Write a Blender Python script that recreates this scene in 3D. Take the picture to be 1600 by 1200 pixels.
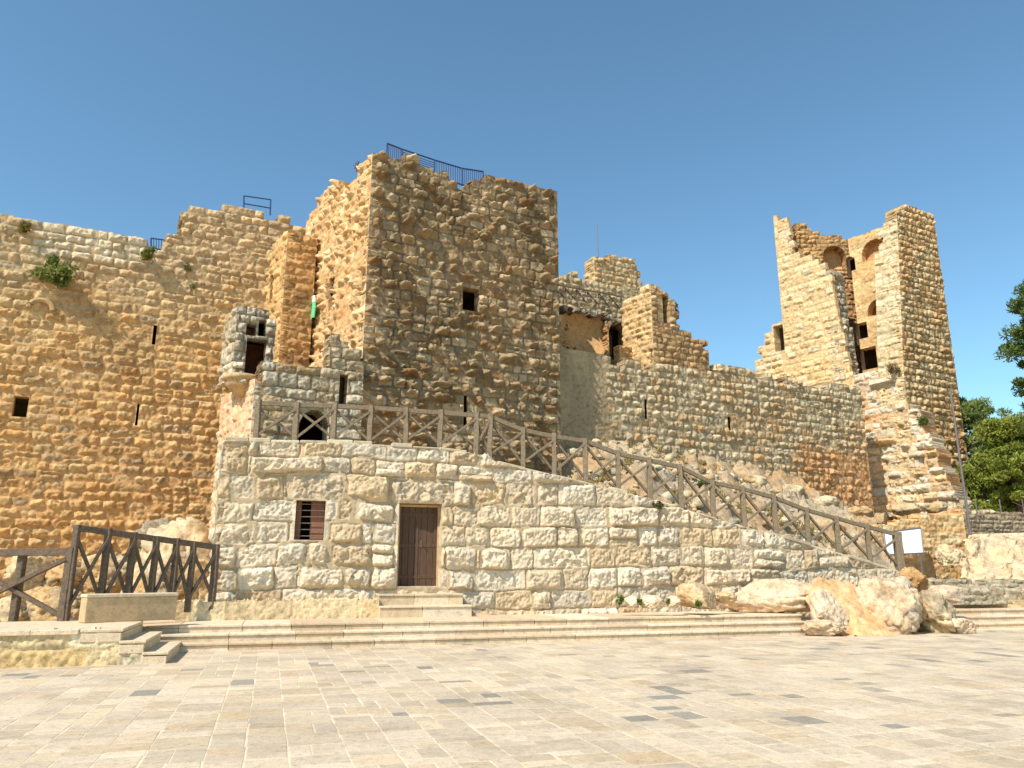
import bpy, math, random
import numpy as np
from mathutils import Vector
scene = bpy.context.scene
for _o in list(bpy.data.objects): bpy.data.objects.remove(_o)
R = math.radians

# ------------------------------------------------------------------ camera, sky, sun, exposure
PITCH, FOC, EYE = R(13.8), 1200.0, 1.7
cam = bpy.data.objects.new('camera', bpy.data.cameras.new('camera'))
scene.collection.objects.link(cam); scene.camera = cam
cam.location = (0, 0, EYE); cam.rotation_euler = (R(90)+PITCH, 0, 0)
cam.data.sensor_width = 36; cam.data.lens = 36*FOC/1600; cam.data.clip_end = 5000; cam.data.clip_start = .1

SUN_EL, SUN_AZ = 47.0, 41.0          # azimuth: degrees left of straight behind the camera
sv = Vector((-math.sin(R(SUN_AZ))*math.cos(R(SUN_EL)), -math.cos(R(SUN_AZ))*math.cos(R(SUN_EL)), math.sin(R(SUN_EL))))
w = bpy.data.worlds.new("World"); scene.world = w; w.use_nodes = True
nt = w.node_tree; bg = nt.nodes['Background']
sky = nt.nodes.new('ShaderNodeTexSky'); sky.sky_type = 'NISHITA'; sky.sun_disc = False
sky.sun_elevation = R(SUN_EL); sky.sun_rotation = math.atan2(sv.x, sv.y)
sky.altitude = 600; sky.air_density = 1.0; sky.dust_density = 0.3; sky.ozone_density = 1.0
tint = nt.nodes.new('ShaderNodeMix'); tint.data_type = 'RGBA'; tint.blend_type = 'MULTIPLY'; tint.inputs[0].default_value = 1; tint.inputs[7].default_value = (.80, 1.05, 1.04, 1)
nt.links.new(sky.outputs[0], tint.inputs[6]); nt.links.new(tint.outputs[2], bg.inputs[0]); bg.inputs[1].default_value = 0.138
sun = bpy.data.objects.new('sun', bpy.data.lights.new('sun', 'SUN')); scene.collection.objects.link(sun)
sun.data.energy = 4.3; sun.data.angle = R(.5); sun.data.color = (1, .925, .83)
sun.rotation_euler = sv.to_track_quat('Z', 'Y').to_euler(); sun.location = (-20, -20, 40)
vs = scene.view_settings; vs.view_transform = 'Standard'; vs.look = 'None'; vs.gamma = 1; vs.exposure = 0.42
vs.use_curve_mapping = False

# ------------------------------------------------------------------ picking points on real planes
def ray(px, py):
    x = (px-800)/FOC; y = (600-py)/FOC; c, s = math.cos(PITCH), math.sin(PITCH)
    return (x, c-y*s, s+y*c)
def at(px, py, Y):                    # point at depth Y
    r = ray(px, py); t = Y/r[1]; return np.array((r[0]*t, Y, EYE+r[2]*t))
def onz(px, py, z):                   # point at height z
    r = ray(px, py); t = (z-EYE)/r[2]; return np.array((r[0]*t, r[1]*t, z))
def onw(px, py, A, B):                # point on the vertical plane through plan points A, B
    r = ray(px, py); d = (B[0]-A[0], B[1]-A[1]); n = (d[1], -d[0])
    t = (n[0]*A[0]+n[1]*A[1])/(n[0]*r[0]+n[1]*r[1]); return np.array((r[0]*t, r[1]*t, EYE+r[2]*t))
def uz(px, py, A, B):                 # the same in wall coordinates
    p = onw(px, py, A, B); L = math.hypot(B[0]-A[0], B[1]-A[1])
    return ((p[0]-A[0])*(B[0]-A[0])+(p[1]-A[1])*(B[1]-A[1]))/L, p[2]
def hit2(px, py, A, d):               # plan point on the line A + t d, seen at pixel
    p = onw(px, py, A, (A[0]+d[0], A[1]+d[1])); return np.array(p[:2])
def dirv(deg): return np.array((math.cos(R(deg)), math.sin(R(deg))))

# ------------------------------------------------------------------ noise
def _h(ix, iy, iz, s):
    with np.errstate(over='ignore'):
        a = (np.asarray(ix).astype(np.int64)*374761393 + np.asarray(iy).astype(np.int64)*668265263 + np.asarray(iz).astype(np.int64)*2147483647 + s*974711) & 0xffffffff
        a = ((a ^ (a >> 13))*1274126177) & 0xffffffff
        a = ((a ^ (a >> 16))*2246822519) & 0xffffffff
        a = a ^ (a >> 15)
    return (a & 0xffffff)/float(0x1000000)
def vn2(x, y, s=0):
    ix = np.floor(x); iy = np.floor(y); fx = x-ix; fy = y-iy
    fx = fx*fx*(3-2*fx); fy = fy*fy*(3-2*fy)
    a = _h(ix, iy, 0, s); b = _h(ix+1, iy, 0, s); c = _h(ix, iy+1, 0, s); d = _h(ix+1, iy+1, 0, s)
    return (a*(1-fx)+b*fx)*(1-fy)+(c*(1-fx)+d*fx)*fy
def fbm(x, y, o=4, s=0):
    t = 0; a = .5; n = 0
    for k in range(o):
        t = t+a*vn2(x*2**k+k*17.3, y*2**k-k*9.1, s+k); n += a; a *= .5
    return t/n
def vn3(x, y, z, s=0):
    iz = np.floor(z); fz = z-iz; fz = fz*fz*(3-2*fz)
    return vn2(x+iz*37.7, y-iz*91.3, s)*(1-fz)+vn2(x+(iz+1)*37.7, y-(iz+1)*91.3, s)*fz
def fbm3(x, y, z, o=4, s=0):
    t = 0; a = .5; n = 0
    for k in range(o):
        t = t+a*vn3(x*2**k, y*2**k, z*2**k, s+k); n += a; a *= .5
    return t/n
def sm(a, b, x): t = np.clip((x-a)/(b-a), 0, 1); return t*t*(3-2*t)
def lin(r, g, b):
    f = lambda v: (v/255/12.92 if v/255 <= .04045 else ((v/255+.055)/1.055)**2.4)
    return np.array((f(r), f(g), f(b)))

# ------------------------------------------------------------------ object helpers
WL = {}
def finish(o, verts, parent):
    lo = verts.min(0); hi = verts.max(0)
    return np.array(((lo[0]+hi[0])/2, (lo[1]+hi[1])/2, lo[2]))
def mesh(name, verts, faces, mat=None, parent=None, col=None, smooth=False, facecol=False):
    verts = np.asarray(verts, float)
    org = finish(None, verts, parent)
    me = bpy.data.meshes.new(name)
    v = (verts-org).astype(np.float32)
    if isinstance(faces, np.ndarray):
        n = faces.shape[1]
        me.vertices.add(len(v)); me.vertices.foreach_set('co', v.ravel())
        me.loops.add(faces.size); me.loops.foreach_set('vertex_index', faces.ravel().astype(np.int32))
        me.polygons.add(len(faces)); me.polygons.foreach_set('loop_start', (np.arange(len(faces))*n).astype(np.int32))
        me.update(calc_edges=True)
    else:
        me.from_pydata([tuple(x) for x in v], [], faces); me.update()
    if col is not None:
        c = np.ones((len(v), 4), np.float32); c[:, :3] = col
        at_ = me.color_attributes.new('Col', 'FLOAT_COLOR', 'POINT'); at_.data.foreach_set('color', c.ravel())
    if smooth is True: me.polygons.foreach_set('use_smooth', np.ones(len(me.polygons), bool))
    elif smooth is not False: me.polygons.foreach_set('use_smooth', np.asarray(smooth, bool))
    if mat: me.materials.append(mat)
    o = bpy.data.objects.new(name, me); scene.collection.objects.link(o)
    WL[o.name] = org
    if parent is not None:
        o.parent = parent; o.location = org-WL[parent.name]
    else: o.location = org
    return o
def thing(name, label, cat, loc, group=None):
    o = bpy.data.objects.new(name, None); scene.collection.objects.link(o); o.empty_display_size = .2
    o.location = loc; WL[o.name] = np.array(loc, float); o['label'] = label; o['category'] = cat
    if group: o['group'] = group
    return o
def tag(o, label, cat, group=None):
    o['label'] = label; o['category'] = cat
    if group: o['group'] = group
    return o
def struct(o): o['kind'] = 'structure'; return o

class MB:
    def __init__(s): s.v = []; s.f = []
    def add(s, vs_, fs):
        b = len(s.v); s.v += [tuple(map(float, p)) for p in vs_]; s.f += [tuple(i+b for i in f) for f in fs]
    def beam(s, p, q, w_, h_, up=(0, 0, 1), bev=.12, wob=0, seed=0):      # chamfered bar from p to q
        p = Vector(p); q = Vector(q); d = (q-p).normalized(); up = Vector(up)
        if abs(d.dot(up)) > .98: up = Vector((0, 1, 0)) if abs(d.y) < .9 else Vector((1, 0, 0))
        x = d.cross(up).normalized(); y = x.cross(d).normalized()
        a, b = w_/2, h_/2; c = min(a, b)*bev*2
        prof = [(-a+c, -b), (a-c, -b), (a, -b+c), (a, b-c), (a-c, b), (-a+c, b), (-a, b-c), (-a, -b+c)]
        rings = [];  n = 5 if wob else 2
        rr = random.Random(seed)
        for i in range(n):
            t = i/(n-1); o = p.lerp(q, t)
            if wob: o = o+x*rr.uniform(-wob, wob)+y*rr.uniform(-wob, wob)
            rings.append([o+x*u+y*v for u, v in prof])
        vs_ = [v for r_ in rings for v in r_]; fs = []
        for i in range(n-1):
            for k in range(8): fs.append((i*8+k, i*8+(k+1) % 8, (i+1)*8+(k+1) % 8, (i+1)*8+k))
        fs.append(tuple(range(7, -1, -1))); fs.append(tuple((n-1)*8+k for k in range(8)))
        s.add(vs_, fs)
    def box(s, o, ex, ey, ez, bev=0.02):                                # origin corner + three edge vectors, chamfered
        o = Vector(o); ex = Vector(ex); ey = Vector(ey); ez = Vector(ez)
        s.beam(o+ey/2+ez/2, o+ex+ey/2+ez/2, 1, 1) if False else None
        lx, ly, lz = ex.length, ey.length, ez.length
        vs_ = []; fs = []
        b = min(bev, lx*.4, ly*.4, lz*.4)
        import itertools
        idx = {}
        def P(i, j, k, ax):
            f = [i, j, k]; L = (lx, ly, lz); e = (ex, ey, ez); p = o.copy()
            for m in range(3):
                t = f[m]*L[m]
                if m != ax: t += b if f[m] == 0 else -b
                p = p+e[m].normalized()*t
            key = (i, j, k, ax)
            if key not in idx: idx[key] = len(vs_); vs_.append(p)
            return idx[key]
        for ax in range(3):
            for s_ in (0, 1):
                c = []
                for (p_, q_) in ((0, 0), (1, 0), (1, 1), (0, 1)):
                    f = [0, 0, 0]; f[ax] = s_; f[(ax+1) % 3] = p_; f[(ax+2) % 3] = q_
                    c.append(P(*f, ax))
                fs.append(tuple(c) if s_ else tuple(c[::-1]))
        for ax in range(3):                                            # edges
            a1, a2 = (ax+1) % 3, (ax+2) % 3
            for p_ in (0, 1):
                for q_ in (0, 1):
                    f0 = [0]*3; f0[a1] = p_; f0[a2] = q_; f1 = list(f0); f1[ax] = 1
                    q = (P(*f0, a1), P(*f1, a1), P(*f1, a2), P(*f0, a2))
                    fs.append(q if (p_ ^ q_) == 0 else q[::-1])
        for f in itertools.product((0, 1), repeat=3):
            fs.append((P(*f, 0), P(*f, 1), P(*f, 2)) if sum(f) % 2 else (P(*f, 2), P(*f, 1), P(*f, 0)))
        s.add(vs_, fs)
    def tube(s, pts, rad, n=8):
        pts = [Vector(p) for p in pts]
        rad = rad if hasattr(rad, '__len__') else [rad]*len(pts)
        rings = []
        for i, p in enumerate(pts):
            d = (pts[min(i+1, len(pts)-1)]-pts[max(i-1, 0)]).normalized()
            u = Vector((0, 0, 1)) if abs(d.z) < .9 else Vector((1, 0, 0))
            x = d.cross(u).normalized(); y = x.cross(d)
            rings.append([p+(x*math.cos(k*2*math.pi/n)+y*math.sin(k*2*math.pi/n))*rad[i] for k in range(n)])
        vs_ = [v for r_ in rings for v in r_]; fs = []
        for i in range(len(pts)-1):
            for k in range(n): fs.append((i*n+k, i*n+(k+1) % n, (i+1)*n+(k+1) % n, (i+1)*n+k))
        fs.append(tuple(range(n-1, -1, -1))); fs.append(tuple((len(pts)-1)*n+k for k in range(n)))
        s.add(vs_, fs)
    def build(s, name, mat, parent=None, smooth=False): return mesh(name, np.array(s.v), s.f, mat, parent, smooth=smooth)

# ------------------------------------------------------------------ materials
def new_mat(name):
    m = bpy.data.materials.new(name); m.use_nodes = True
    n = m.node_tree; b = n.nodes['Principled BSDF']; return m, n, b
def mixc(n, mode, fac, a, b):
    x = n.nodes.new('ShaderNodeMix'); x.data_type = 'RGBA'; x.blend_type = mode
    for i, v in ((0, fac), (6, a), (7, b)):
        if hasattr(v, 'is_output'): n.links.new(v, x.inputs[i])
        else: x.inputs[i].default_value = v if i == 0 else tuple(v)+(1,)
    return x.outputs[2]
def noise(n, scale, detail=4, rough=.6, vec=None, dim='3D'):
    t = n.nodes.new('ShaderNodeTexNoise'); t.inputs['Scale'].default_value = scale; t.inputs['Detail'].default_value = detail
    t.inputs['Roughness'].default_value = rough
    if vec is not None: n.links.new(vec, t.inputs['Vector'])
    return t.outputs[0]
def ramp(n, src, stops):
    r = n.nodes.new('ShaderNodeValToRGB'); n.links.new(src, r.inputs[0]); e = r.color_ramp.elements
    e[0].position, e[0].color = stops[0][0], tuple(stops[0][1])+(1,)
    e[1].position, e[1].color = stops[-1][0], tuple(stops[-1][1])+(1,)
    for p, c in stops[1:-1]:
        q = e.new(p); q.color = tuple(c)+(1,)
    return r.outputs[0]
def geo_pos(n): return n.nodes.new('ShaderNodeNewGeometry').outputs['Position']
def bump(n, b, h, strength=.4, dist=.02):
    x = n.nodes.new('ShaderNodeBump'); x.inputs['Strength'].default_value = strength; x.inputs['Distance'].default_value = dist
    n.links.new(h, x.inputs['Height']); n.links.new(x.outputs[0], b.inputs['Normal'])
def stone_mat(name, fine=22, var=.55, bs=.5, bd=.03, pits=True):
    m, n, b = new_mat(name); p = geo_pos(n)
    at_ = n.nodes.new('ShaderNodeAttribute'); at_.attribute_name = 'Col'
    n1 = noise(n, fine*.22, 5, .65, p); n2 = noise(n, fine, 4, .7, p)
    g = lambda v: (v, v, v)
    c = mixc(n, 'MULTIPLY', 1.0, at_.outputs['Color'], ramp(n, n1, [(.28, g(1-var)), (.5, g(1.0)), (.75, g(1+var*.45))]))
    c = mixc(n, 'MULTIPLY', 1.0, c, ramp(n, n2, [(.3, g(1-var*.8)), (.5, g(1.0)), (.72, g(1+var*.4))]))
    n.links.new(c, b.inputs['Base Color'])
    b.inputs['Roughness'].default_value = .93; b.inputs['Specular IOR Level'].default_value = .15
    bump(n, b, n2, bs, bd)
    return m
def plain_mat(name, c, rough=.7, metal=0, var=.3, scale=8, bs=.2, stretch=None):
    m, n, b = new_mat(name); p = geo_pos(n)
    if stretch:
        tc = n.nodes.new('ShaderNodeTexCoord'); mp = n.nodes.new('ShaderNodeMapping'); n.links.new(tc.outputs['Object'], mp.inputs[0])
        mp.inputs['Scale'].default_value = stretch; p = mp.outputs[0]
    n1 = noise(n, scale, 5, .65, p)
    g = [tuple(np.array(c)*(1-var)), tuple(c), tuple(np.minimum(np.array(c)*(1+var), 1))]
    cc = ramp(n, n1, [(.3, g[0]), (.5, g[1]), (.7, g[2])])
    n.links.new(cc, b.inputs['Base Color']); b.inputs['Roughness'].default_value = rough; b.inputs['Metallic'].default_value = metal
    b.inputs['Specular IOR Level'].default_value = .3
    if bs: bump(n, b, n1, bs, .01)
    return m
M_ST = stone_mat('weathered_stone', 22, .4); M_PALE = stone_mat('pale_limestone', 26, .28, .5, .02)
M_ROCK = stone_mat('rock', 9, .5, .7, .06)
M_WOOD = plain_mat('weathered_timber', lin(130, 114, 92), .85, 0, .35, 14, .4)
M_DWOOD = plain_mat('dark_timber', lin(106, 90, 74), .85, 0, .4, 14, .4)
M_DOOR = plain_mat('brown_door_wood', lin(90, 68, 52), .75, 0, .3, 3, .2, (14, 14, 1.2))
M_SHUT = plain_mat('shutter_wood', lin(142, 98, 72), .75, 0, .25, 3, .2, (14, 14, 1.2))
M_IRON = plain_mat('grey_iron', lin(120, 112, 108), .55, .3, .3, 20, .1)
M_BLUE = plain_mat('blue_painted_metal', lin(58, 74, 116), .5, .1, .2, 20, .0)
M_DARK = plain_mat('dark_interior_stone', lin(96, 78, 62), .95, 0, .4, 4, .2)
M_WHITE = plain_mat('white_board', (.8, .8, .8), .6, 0, .03, 3, 0)
M_DIRT = stone_mat('earth', 7, .5, .8, .05)

# ------------------------------------------------------------------ masonry: a height field of individual dressed stones
def layout(L, zb, zt, ch, sw, seed, courses=None):
    r = random.Random(seed)
    if courses is None:
        cb = [zb-.3]
        while cb[-1] < zt+1: cb.append(cb[-1]+r.uniform(*ch))
    else: cb = list(courses)
    js = []
    for k in range(len(cb)-1):
        x = -r.uniform(.3, 1.2); j = [x]
        hh = cb[k+1]-cb[k]
        while x < L+1.2:
            x += r.uniform(*sw)*(1 if r.random() > .12 else 1.5); j.append(x)
        js.append(np.array(j))
    return np.array(cb), js
DEF = dict(ch=(.36, .5), sw=(.4, .85), amp0=.03, amp1=.12, ap=1.3, ew=.10, jt=.015, r=.06, rough=.05, rs=5, tilt=.5, miss=.05,
           warp=.035, ws=.6, jd=.03, cols=[((205, 170, 120), 1)], mortar=(170, 140, 105), bright=.18, seed=1, cut=.5, cmix=None, smooth=None, over=None, courses=None, edge=.1, hl=0, shrink=.25, ewob=.05, fill=.35, chip=.05, cs=.17, fine=.025, split=.05)
def stones(U, V, L, zb, zt, P):
    s = P['seed']
    cb, js = layout(L, zb, zt, P['ch'], P['sw'], s, P['courses'])
    wx = P['warp']*2*(fbm(U/P['ws'], V/P['ws'], 3, s+11)-.5); wy = P['warp']*2*(fbm(U/P['ws']+50, V/P['ws'], 3, s+12)-.5)
    wy = wy+P.get('wav', .05)*2*(fbm(U/2.6, V/6, 2, s+77)-.5)
    Uw = U+wx*1.3; Vw = V+wy
    ci = np.clip(np.searchsorted(cb, Vw)-1, 0, len(cb)-2)
    x0 = np.zeros_like(U); x1 = np.zeros_like(U); y0 = cb[ci]; y1 = cb[ci+1]; sid = np.zeros(U.shape, np.int64)
    for c in np.unique(ci):
        m = ci == c; j = js[c]; k = np.clip(np.searchsorted(j, Uw[m])-1, 0, len(j)-2)
        x0[m] = j[k]; x1[m] = j[k+1]; sid[m] = c*1000+k
    famp = np.full(U.shape, -1.0)
    if P['split']:                                          # some stones are two thin ones laid flat
        sp = (_h(sid, sid % 211, 70, s) < P['split']) & (y1-y0 > .3); ym = y0+(y1-y0)*(.35+.3*_h(sid, sid % 211, 71, s)); upm = sp & (Vw > ym)
        y1 = np.where(sp & ~upm, ym, y1); y0 = np.where(upm, ym, y0); sid = np.where(upm, sid+500000, sid)
    if P['over']:
        for i, ov in enumerate(P['over']):
            a, b, c, d = ov[:4]
            m = (Uw > a) & (Uw < c) & (Vw > b) & (Vw < d)
            x0[m] = a; x1[m] = c; y0[m] = b; y1[m] = d; sid[m] = 900000+i; famp[m] = ov[4]
            # neighbours cut back to the stone's edge
            for mm, key, val in (((~m) & (Uw <= a) & (x1 > a) & (Vw > b) & (Vw < d), 'x1', a), ((~m) & (Uw >= c) & (x0 < c) & (Vw > b) & (Vw < d), 'x0', c)):
                if key == 'x1': x1[mm] = val
                else: x0[mm] = val
            mm = (~m) & (Uw > a) & (Uw < c) & (Vw <= b) & (y1 > b); y1[mm] = b
            mm = (~m) & (Uw > a) & (Uw < c) & (Vw >= d) & (y0 < d); y0[mm] = d
    rn = [_h(sid, sid % 7919, k, s) for k in range(12)]
    jt = P['jt']
    dl = Uw-x0-jt*(.4+1.2*rn[6]); dr = x1-Uw-jt*(.4+1.2*rn[7]); db = Vw-y0-jt*(.4+1.2*rn[8]); dt = y1-Vw-jt*(.4+1.6*rn[9])
    dx = np.minimum(dl, dr); dy = np.minimum(db, dt); r = P['r']*(.5+rn[10])
    d = np.minimum(dx, dy)
    corner = (dx < r) & (dy < r); d = np.where(corner, r-np.hypot(r-dx, r-dy), d)
    amp = P['amp0']+P['amp1']*rn[1]**P['ap']; amp = np.where(rn[2] < P['miss'], amp*.12, amp)
    amp = np.where(famp >= 0, famp, amp)
    sm_ = 0
    if P['smooth'] is not None: sm_ = np.clip(P['smooth'](U, V), 0, 1); amp = amp*(1-sm_*.95)
    ew = P['ew']*(.5+rn[3]); sk = P['shrink']; rq = [_h(sid, sid % 101, 60+k, s)**1.6*sk for k in range(4)]
    sx_ = x1-x0; sy_ = y1-y0
    bx_ = np.minimum(dl-rq[0]*sx_*.5, dr-rq[1]*sx_*.5); by_ = np.minimum(db-rq[2]*sy_*.5, dt-rq[3]*sy_*.5)
    pd = np.minimum(bx_, by_); pc_ = (bx_ < r) & (by_ < r); pd = np.where(pc_, r-np.hypot(r-bx_, r-by_), pd)
    pd = pd+P['ewob']*2*(fbm(U*7, V*7, 4, s+31)-.5)*np.where(pd > -.05, 1, .3)
    t = np.clip(pd/ew, 0, 1); prof = 1-(1-t)**2.2
    du = (Uw-(x0+x1)/2)/np.maximum(x1-x0, .05); dv = (Vw-(y0+y1)/2)/np.maximum(y1-y0, .05)
    h = amp*prof
    ct = P['cut']
    for k in range(3):
        a1 = 6.2832*_h(sid, sid % 31, 20+k, s); off = .75+.5*_h(sid, sid % 31, 30+k, s)
        pl = amp*(off+P['tilt']*2*(np.cos(a1)*du+np.sin(a1)*dv))
        h = np.where(rn[11] < ct+.3, np.minimum(h, np.maximum(pl, amp*.15)), h)
    nz = fbm(U*P['rs'], V*P['rs'], 5, s+3)-.5
    rid = np.abs(fbm(U*P['rs']*.8+9, V*P['rs']*.8, 3, s+5)-.5)
    h = h+(nz*P['rough']-rid*P['rough']*.8)*(.25+.75*prof)*(1-.6*sm_)
    fl = sm(.62-P['fill']*.5, .72-P['fill']*.5, fbm(U*2.1, V*2.1, 3, s+51)+.25*(fbm(U*9, V*9, 2, s+52)-.5))     # mortar pointed flush here and there
    h = h+(fbm(U*15, V*15, 3, s+8)-.5)*2*P['fine']*(.3+.7*np.clip(pd/.05, 0, 1))
    if P['chip']: h = h+facets(U, V, P['cs'], s+91)*P['chip']*(.3+1.2*rn[10]**1.4)*(.15+.85*np.clip(pd/.05, 0, 1))*(1-.8*sm_)
    inside = sm(-.004, .012, d-.02*fl)
    h = np.where(d < .03, np.maximum(h, fl*.02+h*(1-fl)), h)
    h = h-P['jd']*(1-inside)*(1-.9*sm_)*(1-.9*fl)
    # colour: each stone its own, lichen and iron stain patches, mortar in the joints
    pal = [np.array(lin(*c)) for c, _ in P['cols']]; wt = np.cumsum([q for _, q in P['cols']]); wt = wt/wt[-1]
    k = np.searchsorted(wt, rn[4]); k = np.clip(k, 0, len(pal)-1)
    col = np.array(pal)[k]*(1+P['bright']*2*(rn[5]-.5))[..., None]
    mor = lin(*P['mortar'])*np.ones_like(col)
    if P['cmix'] is not None: col, mor = P['cmix'](U, V, col, mor, rn)
    st = fbm(U*2.2, V*2.2, 4, s+21); col = col*(.84+.32*st)[..., None]
    ii = (inside*(1-.75*sm_))[..., None]
    col = mor*(1-ii)+col*ii
    return h, col, ((x0+x1)/2, (y0+y1)/2), sid

def facets(x, y, cs, s):              # broken-stone facets: a random tilted plane per irregular cell
    wx = x/cs+.8*(fbm(x/cs*.7, y/cs*.7, 2, s)-.5); wy = y/cs+.8*(fbm(x/cs*.7+31, y/cs*.7, 2, s+1)-.5)
    ix = np.floor(wx); iy = np.floor(wy); bd = np.full(x.shape, 9.); out = np.zeros(x.shape)
    for di in (-1, 0, 1):
        for dj in (-1, 0, 1):
            cx = ix+di; cy = iy+dj; px = cx+_h(cx, cy, 1, s); py = cy+_h(cx, cy, 2, s); d = (wx-px)**2+(wy-py)**2
            v = (_h(cx, cy, 3, s)-.5)*1.0+((_h(cx, cy, 4, s)-.5)*(wx-px)+(_h(cx, cy, 5, s)-.5)*(wy-py))*2.2
            m = d < bd; bd = np.where(m, d, bd); out = np.where(m, v, out)
    return out
def interp(prof): xs = np.array([p[0] for p in prof]); ys = np.array([p[1] for p in prof]); return lambda u: np.interp(u, xs, ys)
def rim_faces(M, vid):                                                  # directed boundary edges of the kept cells
    nu, nv = M.shape; Mp = np.zeros((nu+2, nv+2), bool); Mp[1:-1, 1:-1] = M
    out = []
    for (di, dj, a, b) in ((-1, 0, (0, 1), (0, 0)), (1, 0, (1, 0), (1, 1)), (0, -1, (0, 0), (1, 0)), (0, 1, (1, 1), (0, 1))):
        nb = Mp[1+di:1+di+nu, 1+dj:1+dj+nv]
        i, j = np.where(M & ~nb)
        out.append((i, j, i+di, j+dj, vid(i+a[0], j+a[1]), vid(i+b[0], j+b[1])))
    return out
def wall(name, A, B, zb, top, P, g=.04, thick=1.0, openings=(), parent=None, mat=None, ztop=None, coarse_top=True, bottom=None, corners=(0, 0), back=False, h0=0, lean=None):
    """A, B: plan points left/right seen from outside. top: [(u, z)] skyline. openings: dict(name, rect=(u0,z0,u1,z1), arch, depth, room, mat)"""
    P = {**DEF, **P}; A = np.array(A, float)[:2]; B = np.array(B, float)[:2]; L = np.hypot(*(B-A)); d = (B-A)/L; n = np.array((d[1], -d[0]))
    zt = max(p[1] for p in top)+.4 if ztop is None else ztop
    nu = max(2, int(round(L/g))); nv = int(math.ceil((zt-zb)/g)); us = np.linspace(0, L, nu+1); vs_ = zb+np.arange(nv+1)*g
    U, V = np.meshgrid(us, vs_, indexing='ij')
    h, col, (uc, vc), sid = stones(U, V, L, zb, zt, P)
    e = np.ones_like(U)
    if corners[0] is not None: e = e*sm(-.02, P['edge'], U)
    if corners[1] is not None: e = e*sm(-.02, P['edge'], L-U)
    h = h*e+.02*(1-e)+h0
    # keep cells
    cu = (U[:-1, :-1]+U[1:, 1:])/2; cv = (V[:-1, :-1]+V[1:, 1:])/2
    tf = interp(top)
    if coarse_top:
        k1 = uc[1:, 1:]; k2 = vc[1:, 1:]; nz = (_h(sid[1:, 1:], sid[1:, 1:] % 13, 40, P['seed'])-.5)*.16
        M = (k2 < tf(k1)+nz) | (cv < tf(cu)-.55)
        M &= cv < tf(cu)+P.get('tol', .5)
    else: M = cv < tf(cu)+.05*(fbm(cu*3, cv*0, 3, 5)-.5)
    if bottom is not None: M &= cv > interp(bottom)(cu)
    owner = np.full(M.shape, -1)
    for oi, o in enumerate(openings):
        a, b, c, dd = o['rect']; ins = (cu > a) & (cu < c) & (cv > b) & (cv < dd)
        if o.get('arch'):
            rr = (c-a)/2; rise = o.get('rise', rr); yy = np.maximum(cv-(dd-rise), 0)/rise; ins &= ((cu-(a+c)/2)/rr)**2+yy**2 < 1
        if o.get('ragged'):
            q = fbm(cu*5, cv*5, 3, 77+oi)-.5; w_ = (c-a)/2; x = np.abs(cu-(a+c)/2)/w_; y = np.abs(cv-(b+dd)/2)/((dd-b)/2)
            ins = np.maximum(x, y)+q*o['ragged'] < .95
        owner[ins] = oi; M &= ~ins
        fr = np.clip(np.minimum(np.minimum(U-a, c-U), np.minimum(V-b, dd-V)), -.2, 1)
        h = np.where(fr > -.1, h*sm(0, .1, -fr)+.015*(1-sm(0, .1, -fr)), h) if not o.get('ragged') else h
    pos = np.empty(U.shape+(3,)); pos[..., 0] = A[0]+d[0]*U+n[0]*h; pos[..., 1] = A[1]+d[1]*U+n[1]*h; pos[..., 2] = V
    # shared corner columns meet on the mitre
    for cidx, cdir in ((0, corners[0]), (-1, corners[1])):
        if cdir is not None and not np.isscalar(cdir):
            nn = np.array(cdir, float)
            pos[cidx, :, 0] = (A if cidx == 0 else B)[0]+nn[0]*.02; pos[cidx, :, 1] = (A if cidx == 0 else B)[1]+nn[1]*.02
    if lean is not None:                                    # the masonry leans: shear with height, fading along the wall if asked
        lz, lv, fade = lean; k = np.clip(V-lz, 0, None)*((1-U/L) if fade else 1)
        pos[..., 0] += lv[0]*k; pos[..., 1] += lv[1]*k
    vid = lambda i, j: i*(nv+1)+j
    I, J = np.where(M)
    F = np.stack([vid(I, J), vid(I+1, J), vid(I+1, J+1), vid(I, J+1)], 1)
    verts = pos.reshape(-1, 3); cols = col.reshape(-1, 3)
    extra_v = []; extra_f = []; extra_c = []; base = len(verts)
    N3 = np.array((n[0], n[1], 0)); op_edges = {}
    for (i, j, i2, j2, va, vb) in rim_faces(M, vid):
        ok = (i2 >= 0) & (j2 >= 0) & (i2 < nu) & (j2 < nv)
        ow = np.full(i.shape, -1); ow[ok] = owner[i2[ok], j2[ok]]
        for oi in np.unique(ow):
            k = ow == oi
            if oi >= 0: op_edges.setdefault(oi, []).append((va[k], vb[k])); continue
            a, b = va[k], vb[k]; q = len(a)
            steps = [0, .33, 1] if thick > .3 else [0, 1]
            rows = []
            for si, t in enumerate(steps):
                pa = verts[a]-N3*thick*t; pb = verts[b]-N3*thick*t
                if 0 < t < 1:
                    jz = (np.stack([_h(a, a % 17, 50+m, 3) for m in range(3)], 1)-.5)*.12; jb = (np.stack([_h(b, b % 17, 50+m, 3) for m in range(3)], 1)-.5)*.12
                    pa = pa+jz; pb = pb+jb
                rows.append((pa, pb))
            for si in range(len(steps)-1):
                o0 = base+sum(len(x) for x in extra_v)
                extra_v.append(np.concatenate([rows[si][0], rows[si][1], rows[si+1][1], rows[si+1][0]]))
                c0 = np.concatenate([cols[a], cols[b], cols[b], cols[a]]); extra_c.append(c0)
                r_ = np.arange(q)
                extra_f.append(np.stack([o0+q+r_, o0+r_, o0+3*q+r_, o0+2*q+r_], 1))
    nf = len(F)
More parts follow.
